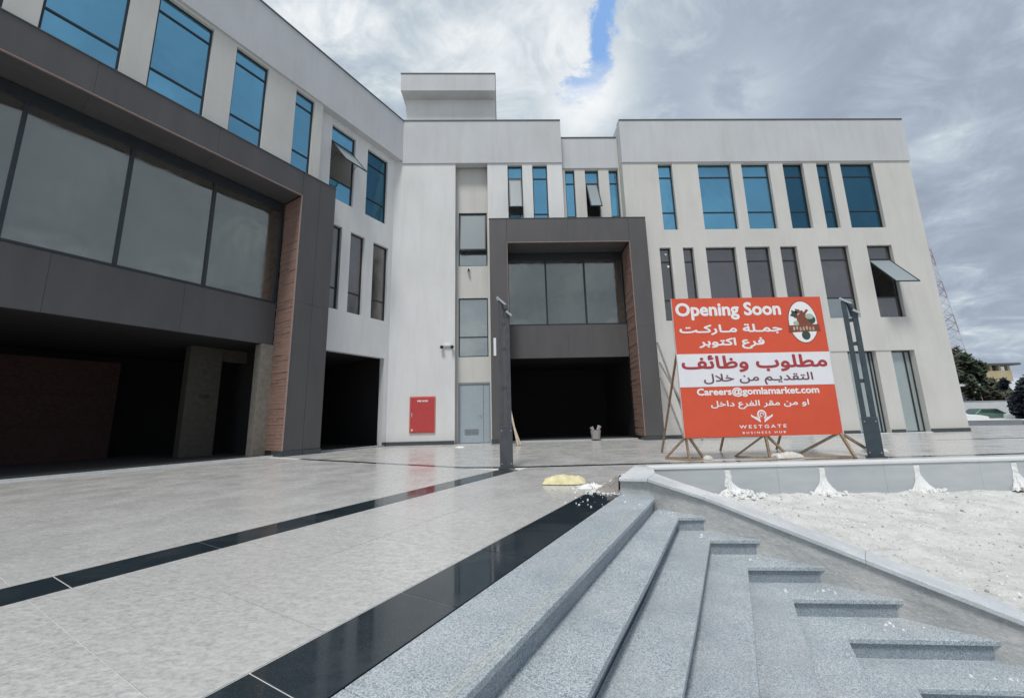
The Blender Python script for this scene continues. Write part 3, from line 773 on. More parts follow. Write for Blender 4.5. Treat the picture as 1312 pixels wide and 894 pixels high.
# ================================================================== staircase
def Cn(i): return (2.364+.203*(i-1), 5.518-.391*(i-1))
def En(i): return (2.72+.44*(i-1), 5.475-.414*(i-1))
def nsN(i): return N1+TR*i
STAIR = thing('granite_staircase', 'wide grey speckled granite staircase with mitred L shaped treads descending beside the sloping side wall', 'staircase', (1, 3, -1.28))
OUT = .05    # treads run slightly into the side wall
def pull(i, d):   # corner and end of nosing i moved back (under the slab) by d
    c = Cn(i); e = En(i)
    return (c[0]-.9*d, c[1]+d), (e[0]+.22, c[1]+(e[1]-c[1])*(e[0]+.22-c[0])/(e[0]-c[0])+d)
TH = .045
nst = 9
for i in range(0, nst):
    z = -i*RI
    # riser body
    if i == 0:
        poly = [S(-8, -1.70), S(-8, N1-.035), S(6.06, N1-.035), (2.28, 6.16), (1.84, 6.24), S(6.24, -1.70)]
    else:
        c, e = pull(i, .035); c0, e0 = pull(i-1, .035) if i > 1 else (S(6.1, N1-.035), (2.3, 6.1))
        poly = [S(-8, nsN(i-1)-.10), S(-8, nsN(i)-.035), c, e, (e0[0], e0[1]+.05), (c0[0]-.1, c0[1]+.07)]
    mb = MB(); mb.prism(poly, -1.29, z-TH); mb.build('riser', 'grey_granite_shaded', STAIR)
    # slabs of the long flight
    if i == 0:
        cuts = [-8, -6.4, -4.9, -3.35, -1.8, -.25, 1.35, 2.9, 4.5, 6.08]
        for a, b in zip(cuts, cuts[1:]):
            last = b > 6
            poly = [S(a+.002, -1.70), S(a+.002, N1), S(b-.002, N1), S(b-.002, -1.70)] if not last else [S(a+.002, -1.70), S(a+.002, N1), S(6.13, N1), (2.27, 6.14), (1.84, 6.245), S(6.24, -1.70)]
            mb = MB(); mb.prism(poly, z-TH, z); mb.build('tread', 'grey_granite', STAIR, bevel=.006)
    else:
        ca = Cn(i); cb = Cn(i-1) if i > 1 else S(6.1, N1)
        # direction of the inner edge follows the previous nosing, tucked beneath it
        tb = -8; da = ca[0]*SF.u[0]+ca[1]*SF.u[1]; off = random.uniform(.0, .6)
        cuts = [-8]+[q+off*(1 if i % 2 else .4) for q in (-6.2, -4.6, -3.0, -1.4, .2, 1.8)] + ([3.6+off*.5] if da > 4.3 else [])
        n_in = nsN(i-1)-.06
        for a, b in zip(cuts, cuts[1:]):
            mb = MB(); mb.prism([S(a+.002, n_in), S(a+.002, nsN(i)), S(b-.002, nsN(i)), S(b-.002, n_in)], z-TH, z); mb.build('tread', 'grey_granite', STAIR, bevel=.006)
        a = cuts[-1]
        if i == 1:
            mb = MB(); mb.prism([S(a+.002, n_in), S(a+.002, nsN(i)), ca, (3.0, 5.46), (2.45, 6.15), S(6.15, n_in)], z-TH, z); mb.build('tread', 'grey_granite', STAIR, bevel=.006)
        else:
            ci, ei = pull(i-1, .06)
            mb = MB(); mb.prism([S(a+.002, n_in), S(a+.002, nsN(i)), ca, ci], z-TH, z); mb.build('tread', 'grey_granite', STAIR, bevel=.006)
            e = En(i); em = (e[0]+.2, e[1]-.188*0-.02)
            mb = MB(); mb.prism([(ca[0]+.002, ca[1]), (e[0]+.22, ca[1]+(e[1]-ca[1])*(e[0]+.22-ca[0])/(e[0]-ca[0])), (ei[0], ei[1]), (ci[0]+.002, ci[1])], z-TH, z); mb.build('tread', 'grey_granite', STAIR, bevel=.006)
# worn anti slip lines near the nosings
for i, (o1, o2) in enumerate(((-.05, -.085),)):
    if o1 is None: continue
    for o_ in (o1, o2):
        mb = MB(); mb.prism([S(-4, nsN(i)+o_), S(-4, nsN(i)+o_+.007), S(5.2 if i == 0 else 4.6, nsN(i)+o_+.007), S(5.2 if i == 0 else 4.6, nsN(i)+o_)], -i*RI-.002, -i*RI+.0015); mb.build('anti_slip_line', 'worn_strip', STAIR)

# ---- sloping side wall with stone coping
SW = thing('stair_side_wall', 'low cement side wall with pale sloping stone coping along the staircase', 'wall', (2.2, 6.2, -1.2))
def zc(t): return .041-.179*t
def E(t, o=0.0):  # o: offset outwards (right/back)
    return (2.72+.44*t+.685*o, 5.475-.414*t+.728*o)
P0, P1 = (1.80, 6.25), (2.2, 6.12)
mb = MB()
mb.prism([P0, P1, (2.62, 7.30), (2.52, 7.55)], -1.2, .20)
mb.prism([P1, E(0), E(0, .28), (2.62, 6.45), (2.62, 7.3)], -1.2, [.20, zc(0), zc(0), .20, .20])
T1 = 8
mb.prism([E(0), E(T1), E(T1, .28), E(0, .28)], -2.9, [zc(0), zc(T1), zc(T1), zc(0)])
mb.build('wall_core', 'cement', SW)
ct = .05
def cope(poly, zs):
    mb = MB(); n = len(poly); i = 0
    mb.v = [(p[0], p[1], z) for p, z in zip(poly, zs)] + [(p[0], p[1], z+ct) for p, z in zip(poly, zs)]
    mb.f = [tuple(reversed(range(n))), tuple(range(n, 2*n))] + [(k, (k+1) % n, n+(k+1) % n, n+k) for k in range(n)]
    mb.m = [0]*len(mb.f)
    return mb.build('coping_stone', 'pale_granite', SW, bevel=.006)
cope([(1.765, 6.19), (2.16, 6.05), (2.46, 6.50), (2.72, 7.27), (2.50, 7.62)], [.202]*5)
e0i, e0o = E(0, -.035), E(0, .33)
cope([(2.164, 6.046), e0i, e0o, (2.464, 6.495)], [.202, zc(0)+.002, zc(0)+.002, .202])
for a, b in ((0.002, 2.6), (2.603, 5.2), (5.203, 8)):
    cope([E(a, -.035), E(b, -.035), E(b, .33), E(a, .33)], [zc(a)+.002, zc(b)+.002, zc(b)+.002, zc(a)+.002])

# ---- low retaining wall along the edge of the forecourt
CW = thing('planter_retaining_wall', 'low grey panelled retaining wall with white top edge between forecourt and rubble bed', 'wall', (9, 7.45, -.6))
def cy_(x): return 7.33-.0125*(x-4)
xs = [2.70, 5.05, 7.05, 8.85, 11.2, 13.6, 16, 19, 22, 25]
for a, b in zip(xs, xs[1:]):
    mb = MB(); mb.prism([(a+.0015, cy_(a)), (b-.0015, cy_(b)), (b-.0015, cy_(b)+.27), (a+.0015, cy_(a)+.27)], -1.28, .20); mb.build('wall_panel', 'curb_wall', CW, bevel=.004)
    mb = MB(); mb.prism([(a+.002, cy_(a)-.02), (b-.002, cy_(b)-.02), (b-.002, cy_(b)+.29), (a+.002, cy_(a)+.29)], .202, .245); mb.build('coping_stone', 'white_wall', CW, bevel=.004)
# white plaster run down the wall at four outlets
def lumpy(name, m, c, rx, ry, h, n=18, seed=0, parent=None, amp=.5, fr=4.0, base=None):
    """an uneven heap"""
    mb = MB(); vs = []; rings = 9
    for j in range(rings+1):
        t = j/rings
        for k in range(n):
            a = 2*math.pi*k/n
            q = Vector((math.cos(a)*t*2+seed*7.1, math.sin(a)*t*2, seed))
            w = 1+amp*.6*mnoise.noise(q*1.3)
            x = c[0]+rx*t*w*math.cos(a); y = c[1]+ry*t*w*math.sin(a)
            z = c[2]+h*max(0, (1-t*t))*(1+amp*mnoise.noise(Vector((x*fr, y*fr, seed))))*(1+.5*amp*mnoise.noise(Vector((x*fr*3, y*fr*3, seed+3))))
            if j == rings: z = c[2]-.02
            vs.append((x, y, z))
    mb.v = vs
    for j in range(rings):
        for k in range(n):
            k2 = (k+1) % n; mb.f.append((j*n+k, j*n+k2, (j+1)*n+k2, (j+1)*n+k)); mb.m.append(0)
    return mb.build(name, m, parent, origin=(c[0], c[1], c[2]), smooth=True)
for i, (x, lab) in enumerate(((4.12, 'white plaster run down the retaining wall beside the stair coping into a crumbly heap'), (5.88, 'forked white plaster spill on the retaining wall below the middle of the red billboard'),
                        (7.66, 'white plaster spill on the retaining wall right of the right lamp post'), (9.50, 'white plaster spill on the retaining wall at the right edge of the photo'))):
    t_ = thing('plaster_spill', lab, 'plaster spill', (x, cy_(x), -.30), 'plaster spills below the wall outlets')
    y0 = cy_(x)
    rnd = random.Random(40+i); w = .055
    mb = MB(); rows = 12      # run of plaster on the wall
    for k in range(rows+1):
        z = .165-.30*k/rows; ww = w*(1+.5*max(0, (k-6)/6)); dx = .012*mnoise.noise(Vector((z*9, i*3.1, 0)))
        for q in (-1, -.5, .5, 1):
            mb.v.append((x+dx+q*ww*(1+.25*mnoise.noise(Vector((z*14, q, i)))), y0-(.004 if abs(q) == 1 else .022+.012*mnoise.noise(Vector((z*20, q*3, i)))), z))
    for k in range(rows):
        for q in range(3):
            a = k*4+q; mb.f.append((a, a+1, a+5, a+4)); mb.m.append(0)
    mb.build('run', 'plaster_splash', t_)
    mb = MB(); na, nr = 34, 9; big_ = 1.5 if i == 0 else 1.0   # ridged fan of plaster at its foot
    skew = .16 if i in (0,) else (.06, -.0, .04, .09)[i]
    for k in range(nr+1):
        f = k/nr
        for q in range(na+1):
            a = math.pi+math.pi*q/na
            rg = 1+.35*mnoise.noise(Vector((q*.42, i*5, 0)))+.22*mnoise.noise(Vector((q*1.3, i*5, f*1.5)))
            r_ = (.045+.20*f**1.15)*rg*(big_ if f > .5 else 1)
            z = -.02-.30*f**.8+.03*mnoise.noise(Vector((q*.9, f*5, i*2)))
            mb.v.append((x+skew*f+r_*math.cos(a), min(y0-.006, y0+r_*.62*math.sin(a)), z))
    for k in range(nr):
        for q in range(na):
            a = k*(na+1)+q; mb.f.append((a, a+1, a+na+2, a+na+1)); mb.m.append(0)
    mb.build('fan', 'plaster_splash', t_)
    mb = MB()
    for k in range(90 if i == 0 else 26):
        a = math.pi*(1+rnd.random()); rr = rnd.uniform(.14, .32)*big_; r = rnd.uniform(.008, .030)*(1.2 if i == 0 else 1)
        px, py = x+skew+rr*math.cos(a), y0+rr*.7*math.sin(a)-.02; pz = -.31+rnd.uniform(0, .05)+(.22*rnd.random()*max(0, 1-rr/.4) if i == 0 else 0)
        mb.hexa([(px+r*rnd.uniform(.5, 1.2)*c_*(.7 if zz_ else 1), py+r*rnd.uniform(.5, 1.2)*d_*(.7 if zz_ else 1), pz+zz_*r*1.2) for zz_ in (0, 1) for c_, d_ in ((-1, -1), (1, -1), (1, 1), (-1, 1))])
    stuff(mb.build('crumbs', 'plaster_splash', t_))

# ---- rubble bed
def soil_z(x, y):
    z = -.27+.118*(y-7.33)-.008*(x-4)
    p = Vector((x, y, 0))
    z += .045*mnoise.noise(p*1.1)+.03*mnoise.noise(p*3.1+Vector((5, 0, 0)))+.018*mnoise.noise(p*8.0)+.012*mnoise.noise(p*19)
    return z
mb = MB(); vs = []; nx, ny = 210, 210
for j in range(ny+1):
    v = j/ny
    for i in range(nx+1):
        u = (i/nx)**1.35
        y = cy_(6)+.02-v*8.6
        # left border follows the outer face of the side wall
        tt = (5.475+.728*.16-y)/.414
        xl = 2.72+.44*tt+.685*.16
        xl = max(xl, 2.75)
        x = xl+u*(20-xl)
        vs.append((x, y, soil_z(x, y)))
mb.v = vs
for j in range(ny):
    for i in range(nx):
        a = j*(nx+1)+i; mb.f.append((a, a+1, a+nx+2, a+nx+1)); mb.m.append(0)
structure(mb.build('rubble_ground', 'rubble_soil', smooth=True))
mb = MB()
for k in range(5200):
    y = 7.2-7.0*random.random()**1.3; tt = (5.475+.28-y)/.414; xl = max(2.72+.44*tt+.35, 2.9)
    x = xl+(14-xl)*random.random()**1.4
    r = .005+.017*random.random()**3
    if random.random() < .012: r *= 2.0
    z = soil_z(x, y)
    a = random.random()*3
    ca, sa = math.cos(a)*r, math.sin(a)*r
    h = r*random.uniform(.5, 1.1); k2 = random.uniform(.5, 1)
    i0 = len(mb.v)
    mb.v += [(x+ca, y+sa, z-.003), (x-sa*k2, y+ca*k2, z-.003), (x-ca, y-sa, z-.003), (x+sa*k2, y-ca*k2, z-.003), (x+ca*.2, y+sa*.3, z+h), (x-ca*.3, y, z+h*.8)]
    col_ = 0 if random.random() < .5 else 1
    for f in ((0, 1, 4), (1, 5, 4), (1, 2, 5), (2, 3, 5), (3, 4, 5), (3, 0, 4)):
        mb.f.append(tuple(i0+q for q in f)); mb.m.append(col_)
stuff(tag(mb.build('rubble_stones', ['plaster_splash', 'rubble_grey']), 'small pale stones and plaster crumbs scattered over the rubble bed', 'rubble'))

# ================================================================== billboard
BY = 10.2
BX0, BX1, BZ0, BZ1 = 4.72, 8.93, .58, 4.345
BB = thing('billboard', 'red and white Opening Soon recruitment billboard standing on timber trestles by the retaining wall', 'billboard', (6.8, BY, 0))
mb = MB(); mb.box(BX0, BY, BZ0, BX1, BY+.03, BZ1); mb.build('board', 'banner_red', BB)
mb = MB(); mb.box(BX0+.002, BY-.006, 1.895, BX1-.002, BY-.001, 2.785); mb.build('white_band', 'banner_white', BB)
for q in ((BX1+.001, BX1+.03), (BX0-.012, BX0-.001)):
    mb = MB(); mb.box(q[0], BY-.004, BZ0, q[1], BY+.034, BZ1); mb.build('edge_strip', 'alu_edge', BB)
# --- lettering
AR = {'ا': ('\uFE8D', '\uFE8E', None, None), 'ب': ('\uFE8F', '\uFE90', '\uFE91', '\uFE92'), 'ت': ('\uFE95', '\uFE96', '\uFE97', '\uFE98'), 'ة': ('\uFE93', '\uFE94', None, None),
      'ج': ('\uFE9D', '\uFE9E', '\uFE9F', '\uFEA0'), 'خ': ('\uFEA5', '\uFEA6', '\uFEA7', '\uFEA8'), 'د': ('\uFEA9', '\uFEAA', None, None), 'ر': ('\uFEAD', '\uFEAE', None, None),
      'ط': ('\uFEC1', '\uFEC2', '\uFEC3', '\uFEC4'), 'ظ': ('\uFEC5', '\uFEC6', '\uFEC7', '\uFEC8'), 'ع': ('\uFEC9', '\uFECA', '\uFECB', '\uFECC'), 'ف': ('\uFED1', '\uFED2', '\uFED3', '\uFED4'),
      'ق': ('\uFED5', '\uFED6', '\uFED7', '\uFED8'), 'ك': ('\uFED9', '\uFEDA', '\uFEDB', '\uFEDC'), 'ل': ('\uFEDD', '\uFEDE', '\uFEDF', '\uFEE0'), 'م': ('\uFEE1', '\uFEE2', '\uFEE3', '\uFEE4'),
      'ن': ('\uFEE5', '\uFEE6', '\uFEE7', '\uFEE8'), 'و': ('\uFEED', '\uFEEE', None, None), 'ي': ('\uFEF1', '\uFEF2', '\uFEF3', '\uFEF4'), 'ئ': ('\uFE89', '\uFE8A', '\uFE8B', '\uFE8C'),
      'ﻻ': ('\uFEFB', '\uFEFC', None, None), 'ـ': ('ـ', 'ـ', 'ـ', 'ـ')}
def shape(s):
    s = s.replace('لا', 'ﻻ'); out = []
    for i, ch in enumerate(s):
        if ch not in AR: out.append(ch); continue
        p = s[i-1] if i else ' '; n = s[i+1] if i+1 < len(s) else ' '
        jp = p in AR and AR[p][2] is not None; jn = n in AR and AR[ch][2] is not None
        out.append(AR[ch][3 if jp and jn else 1 if jp else 2 if jn else 0])
    return ''.join(reversed(out))
from mathutils.geometry import delaunay_2d_cdt
def glyph_mesh(body, space):
    """outlines of a line of text filled by non-zero winding (font contours may overlap)"""
    c = bpy.data.curves.new('t', 'FONT'); c.body = body; c.space_character = space; c.resolution_u = 3; c.fill_mode = 'NONE'
    o = bpy.data.objects.new('t', c); COL.objects.link(o)
    me = bpy.data.meshes.new_from_object(o.evaluated_get(bpy.context.evaluated_depsgraph_get()))
    bpy.data.objects.remove(o); bpy.data.curves.remove(c)
    P = [(v.co.x, v.co.y) for v in me.vertices]; nx = {}
    adj = {}
    for e in me.edges:
        a, b = e.vertices; adj.setdefault(a, []).append(b); adj.setdefault(b, []).append(a)
    bpy.data.meshes.remove(me)
    seen = set(); loops = []
    for st in sorted(adj):
        if st in seen: continue
        lp = [st]; seen.add(st)
        nb = [q for q in adj[st]]; cur = (st+1) if (st+1) in nb else nb[0]     # keep the drawing direction
        while cur not in seen:
            lp.append(cur); seen.add(cur)
            nn = [q for q in adj[cur] if q not in seen]
            if not nn: break
            cur = nn[0]
        if len(lp) > 2: loops.append(lp)
    # group contours into glyph clusters by x overlap to keep the winding tests short
    V_, F_ = [], []
    boxes = [(min(P[q][0] for q in l), max(P[q][0] for q in l), l) for l in loops]; boxes.sort(key=lambda b: b[0])
    groups = []
    for b in boxes:
        if groups and b[0] <= groups[-1][1]: groups[-1][1] = max(groups[-1][1], b[1]); groups[-1][2].append(b[2])
        else: groups.append([b[0], b[1], [b[2]]])
    for g in groups:
        pts = []; edges = []; segs = []
        for l in g[2]:
            k = len(pts); n = len(l); pts += [Vector(P[q]) for q in l]
            edges += [(k+a, k+(a+1) % n) for a in range(n)]
            segs += [(P[l[a]], P[l[(a+1) % n]]) for a in range(n)]
        vo, eo, fo, *_r2 = delaunay_2d_cdt(pts, edges, [], 0, 1e-6)
        k = len(V_); V_ += [(v.x, v.y) for v in vo]
        for f in fo:
            cx = sum(vo[q].x for q in f)/len(f); cy = sum(vo[q].y for q in f)/len(f); wn = 0
            for a, b in segs:
                if (a[1] <= cy) != (b[1] <= cy):
                    xx = a[0]+(cy-a[1])/(b[1]-a[1])*(b[0]-a[0])
                    if xx > cx: wn += 1 if b[1] > a[1] else -1
            if wn: F_.append(tuple(k+q for q in f))
    return V_, F_
def text(body, x0, z0, x1, z1, m, y=BY, off=0.0, parent=BB, space=1.0, name='lettering'):
    V_, F_ = glyph_mesh(body, space)
    xs = [v[0] for v in V_]; ys = [v[1] for v in V_]
    a, b, c0, d = min(xs), max(xs), min(ys), max(ys)
    mb = MB(); k = 0
    for dx, dz in (((0, 0),) if not off else ((off, 0), (-off, 0), (0, off), (0, -off), (off*.7, off*.7), (-off*.7, -off*.7), (off*.7, -off*.7), (-off*.7, off*.7))):   # heavier strokes
        i0 = len(mb.v); sx = x1-x0-2*off; sz = z1-z0-2*off
        mb.v += [((v[0]-a)/(b-a)*sx+x0+off+dx, y-.003-.0004*k, (v[1]-c0)/(d-c0)*sz+z0+off+dz) for v in V_]
        mb.f += [tuple(i0+q for q in f) for f in F_]; k += 1
    mb.m = [0]*len(mb.f)
    return mb.build(name, m, parent)
yb = BY-.006
text('Opening Soon', 4.80, 3.72, 7.76, 4.22, 'print_white', off=.018)
text(shape('جمـلة مـاركـت'), 4.86, 3.30, 7.72, 3.60, 'print_white', off=.012)
text(shape('فرع اكتوبر'), 5.36, 2.90, 7.18, 3.22, 'print_white', off=.012)
text(shape('مطلوب وظائف'), 4.82, 2.27, 8.82, 2.745, 'print_dark_red', yb, .017)
text(shape('التقديـم من خلال'), 5.38, 1.92, 8.37, 2.24, 'print_plum', yb, .006)
text('Careers@gomlamarket.com', 5.16, 1.61, 8.48, 1.865, 'print_white', off=.010)
text(shape('او من مقر الفرع داخل'), 5.50, 1.29, 8.15, 1.52, 'print_white', off=.006)
text('WESTGATE', 6.19, .785, 7.45, .875, 'print_white', off=.004, space=1.5)
text('BUSINESS HUB', 6.26, .648, 7.41, .705, 'print_white', off=.003, space=1.7)
# logo: open ring over two winged strokes
mb = MB()
def arc(cx, cz, r0, r1, a0, a1, n=24, y=BY-.004):
    i = len(mb.v)
    for k in range(n+1):
        a = a0+(a1-a0)*k/n
        mb.v.append((cx+r0*math.cos(a), y, cz+r0*math.sin(a))); mb.v.append((cx+r1*math.cos(a), y, cz+r1*math.sin(a)))
    for k in range(n):
        mb.f.append((i+2*k, i+2*k+1, i+2*k+3, i+2*k+2)); mb.m.append(0)
arc(6.83, 1.135, .085, .125, R(-60), R(240)); arc(6.83, 1.135, .035, .06, R(-20), R(280), 16)
for sg in (-1, 1):
    for q in ((.29, 1.12, .05, .96), (.17, 1.07, .06, .985)):
        x0, z0, x1, z1 = q; w = .028
        mb.quad((6.83+sg*x0, BY-.004, z0+w), (6.83+sg*x0, BY-.004, z0-w), (6.83+sg*x1, BY-.0045, z1-w), (6.83+sg*x1, BY-.0045, z1+w))
mb.build('logo', 'print_white', BB)
# oval emblem with a generic basket of produce
def disc(cx, cz, rx, rz, y, n=40, f=lambda a: 1):
    i = len(mb.v)
    mb.v += [(cx+rx*f(2*math.pi*k/n)*math.cos(2*math.pi*k/n), y, cz+rz*f(2*math.pi*k/n)*math.sin(2*math.pi*k/n)) for k in range(n)]
    mb.f.append(tuple(range(i, i+n))); mb.m.append(mb.mi)
mb = MB(); ox, oz = 8.335, 3.63
mb.mi = 0; disc(ox, oz, .415, .60, BY-.003); mb.mi = 1; disc(ox, oz, .395, .58, BY-.0045)
mb.mi = 2
mb.quad((ox-.44, BY-.0055, oz-.30), (ox+.46, BY-.0055, oz-.27), (ox+.44, BY-.0055, oz-.07), (ox-.42, BY-.0055, oz-.10))
disc(ox+.0, oz+.03, .16, .27, BY-.006, 20, lambda a: 1+.15*math.sin(5*a)); 
mb.quad((ox-.10, BY-.0068, oz+.08), (ox-.05, BY-.0068, oz+.05), (ox+.20, BY-.0068, oz+.33), (ox+.14, BY-.0068, oz+.36))
disc(ox-.12, oz+.30, .08, .07, BY-.0062, 9, lambda a: 1+.3*math.sin(4*a)); disc(ox+.12, oz-.02, .2, .12, BY-.0063, 11, lambda a: 1+.2*math.sin(3*a))
mb.mi = 3; disc(ox+.25, oz+.06, .11, .12, BY-.0065, 14); disc(ox+.03, oz-.38, .12, .13, BY-.0065, 18); disc(ox-.22, oz+.22, .10, .11, BY-.0062, 9, lambda a: 1+.3*math.sin(4*a))
mb.mi = 4; disc(ox+.20, oz+.15, .12, .08, BY-.0068, 12); disc(ox-.2, oz-.04, .08, .07, BY-.0062, 8)
mb.mi = 5
for q in range(7): disc(ox-.28+q*.09, oz-.19+.015*math.sin(q*2), .03, .06, BY-.0072, 8)
mb.build('emblem', ['print_brown', 'print_white', 'print_brown', 'print_green', 'print_pale_green', 'timber_pale'], BB)
# timber back frame and trestles
def trest(x, name='trestle'):
    mb = MB(); y = BY+.06
    for a, b, w in (((x, y, .62), (x-.36, y+.55, .03), .055), ((x+.02, y-.03, .66), (x+.50, y+.18, .03), .06), ((x+.0, y+.02, .62), (x+.04, y+.02, .0), .055)):
        mb.bar(a, b, w, w*.8)
    mb.bar((x-.38, y+.52, .03), (x+.06, y+.0, .03), .05, .04); mb.bar((x-.34, y+.56, .035), (x+.52, y+.2, .035), .05, .04); mb.bar((x+.04, y, .03), (x+.5, y+.16, .03), .05, .04)
    return mb.build(name, 'timber', BB)
trest(4.78)
mb = MB(); y = BY+.06; x = 6.88
for a, b in (((x-.02, y, .60), (x-.62, y+.42, .03)), ((x, y-.02, .60), (x+.02, y-.06, .0)), ((x+.02, y, .62), (x+.62, y+.1, .05))): mb.bar(a, b, .06, .05)
mb.bar((x-.6, y+.4, .03), (x+.05, y-.02, .03), .06, .04); mb.build('trestle', 'timber', BB)
mb = MB(); x = 8.88
for a, b in (((x-.04, y, .60), (x-1.0, y+.3, .04)), ((x, y-.03, .62), (x+.02, y-.35, .0)), ((x+.03, y, .62), (x+.80, y+.05, .12))): mb.bar(a, b, .065, .055)
mb.bar((x-1.0, y+.28, .03), (x+.02, y-.3, .03), .06, .045); mb.build('trestle', 'timber', BB)
mb = MB()
for z in (.75, 1.8, 2.9, 4.1): mb.bar((BX0+.02, BY+.075, z), (BX1-.02, BY+.075, z), .05, .05)
for x in (4.85, 6.1, 7.5, 8.8): mb.bar((x, BY+.125, .60), (x, BY+.125, 4.3), .05, .05)
for x in (5.0, 6.88, 8.7): mb.bar((x, BY+.13, 3.7), (x, BY+2.3, .02), .05, .05)
mb.build('back_frame', 'timber', BB)
# ballast on the trestle feet
def sack(name, m, c, sx, sy, h, rot, seed, lab, cat):
    mb = MB(); nu, nv = 22, 14; ca, sa = math.cos(rot), math.sin(rot)
    for sgn in (1, -1):
        base = len(mb.v)
        for j in range(nv+1):
            for i in range(nu+1):
                u = -1+2*i/nu; v = -1+2*j/nv
                pu = max(0, 1-abs(u)**3.2); pv = max(0, 1-abs(v)**2.6)
                q = Vector((u*1.6+seed, v*1.4, seed*.3))
                wr = .34*mnoise.noise(q*2.0)+.26*mnoise.noise(Vector((u*9+seed, v*2.5, seed)))*(.3+abs(u)**3)+.12*mnoise.noise(q*7)
                hh = h*(pu*pv)**.45*(1+wr) if pu*pv > 0 else 0
                z = c[2]+h*.12+(hh*.88 if sgn > 0 else -h*.10*min(1, pu*pv*4))
                x = u*sx*(1+.05*mnoise.noise(Vector((v*2, seed, 1)))); y = v*sy*(1-.12*abs(u)**4)
                mb.v.append((c[0]+x*ca-y*sa, c[1]+x*sa+y*ca, z))
        for j in range(nv):
            for i in range(nu):
                a = base+j*(nu+1)+i; mb.f.append((a, a+1, a+nu+2, a+nu+1)); mb.m.append(0)
    return tag(mb.build(name, m, origin=c, smooth=True), lab, cat)
sack('cement_sack', 'sack_yellow', (1.10, 7.37, 0), .39, .22, .13, R(-10), 2.2, 'full yellow cement sack lying on the paving before the dark entrance', 'sack')
sack('ballast_sack', 'sack_white', (7.42, 10.30, 0), .42, .17, .14, R(12), 4.2, 'dirty white sack lying between the middle and right billboard trestles', 'sack')
sack('ballast_sack', 'sack_white', (9.62, 10.12, .10), .28, .15, .12, R(4), 8.2, 'dusty pale sack slumped against the foot of the right lamp post', 'sack')
sack('ballast_sack', 'sack_white', (5.36, 10.42, 0), .13, .10, .10, R(30), 5.7, 'small pale sandbag on the foot of the left billboard trestle', 'sack')
tag(lumpy('rubble_heap', 'rubble_grey', (7.05, 10.2, 0), .24, .12, .07, 16, 4), 'small brown dirt heap beside the middle billboard trestle', 'rubble heap')
def wedge():
    mb = MB(); n = 16; m_ = 10
    for j in range(m_+1):
        for i in range(n+1):
            u = i/n; v = j/m_      # u away from the wall, v along it
            bx, by = 1.76+.30*v, 6.30+.62*v
            h = .24*(1-u)**1.1*(1-abs(2*v-.8)**3*.5)*(1+.35*mnoise.noise(Vector((u*5, v*6, 3))))
            mb.v.append((bx-u*.36*(1+.3*mnoise.noise(Vector((v*4, 1, 2))))+.02, by+u*.16+.02*mnoise.noise(Vector((u*6, v*6, 9))), max(-.004, h-.004) if 0 < j < m_ and i < n else -.004))
    for j in range(m_):
        for i in range(n):
            a = j*(n+1)+i; mb.f.append((a, a+1, a+n+2, a+n+1)); mb.m.append(0)
    return mb.build('cement_heap', 'rubble_grey', smooth=False)
tag(wedge(), 'grey dried cement heap against the end of the stair side wall', 'cement heap')
tag(lumpy('plaster_rubble', 'plaster_splash', (1.52, 6.90, -.01), .30, .15, .055, 26, 9, None, 1.3, 12), 'white plaster rubble between yellow sack and cement heap', 'rubble heap')
tag(lumpy('cement_spill', 'rubble_grey', (1.66, 7.10, -.01), .40, .20, .05, 26, 12, None, 1.2, 10), 'thin grey mortar spill behind the white plaster rubble', 'mortar spill')
tag(lumpy('plaster_spill_on_tiles', 'plaster_splash', (1.74, 6.45, -.008), .17, .08, .022, 22, 15, None, 1.3, 12), 'splash of white plaster on the end of the black stripe by the top step', 'plaster spill')
tag(lumpy('plaster_lump', 'plaster_splash', (-1.88, 17.25, -.01), .22, .12, .07, 14, 21), 'white plaster lump on the paving in front of the grey steel door', 'plaster lump')
mb = MB(); mb.tube((4.62, 19.7, .065), (4.62, 19.7, .50), .20, 12, .26); mb.tube((4.5, 19.7, .50), (4.42, 19.72, .66), .07, 8, .10); mb.tube((4.74, 19.7, .5), (4.84, 19.7, .72), .08, 8, .1)
tag(mb.build('white_bucket', 'bucket_dull'), 'white bucket stuffed with bags on the threshold of the dark entrance', 'bucket')
mb = MB(); mb.bar((.62, 17.2, .02), (.36, 18.86, 1.55), .08, .05); mb.bar((.74, 17.3, .02), (.37, 18.86, 1.2), .07, .04)
tag(mb.build('timber_offcut', 'timber_pale'), 'pale timber offcuts leaning on the left leg of the dark entrance frame', 'timber')
for k, (a, b, lab) in enumerate((((8.70, 18.0, .02), (7.80, 18.84, 4.75), 'tallest scaffold pole leaning on the right side of the dark entrance frame'), ((8.95, 17.6, .02), (7.82, 18.84, 3.75), 'shorter outer scaffold pole leaning on the right side of the dark entrance frame'), ((8.40, 18.2, .02), (7.80, 18.84, 3.0), 'shortest scaffold pole leaning on the right side of the dark entrance frame'))):
    mb = MB(); mb.tube(a, b, .05, 8); tag(mb.build('scaffold_pole', 'scaffold_tube'), lab, 'pole', 'scaffold poles leaning on the entrance frame')

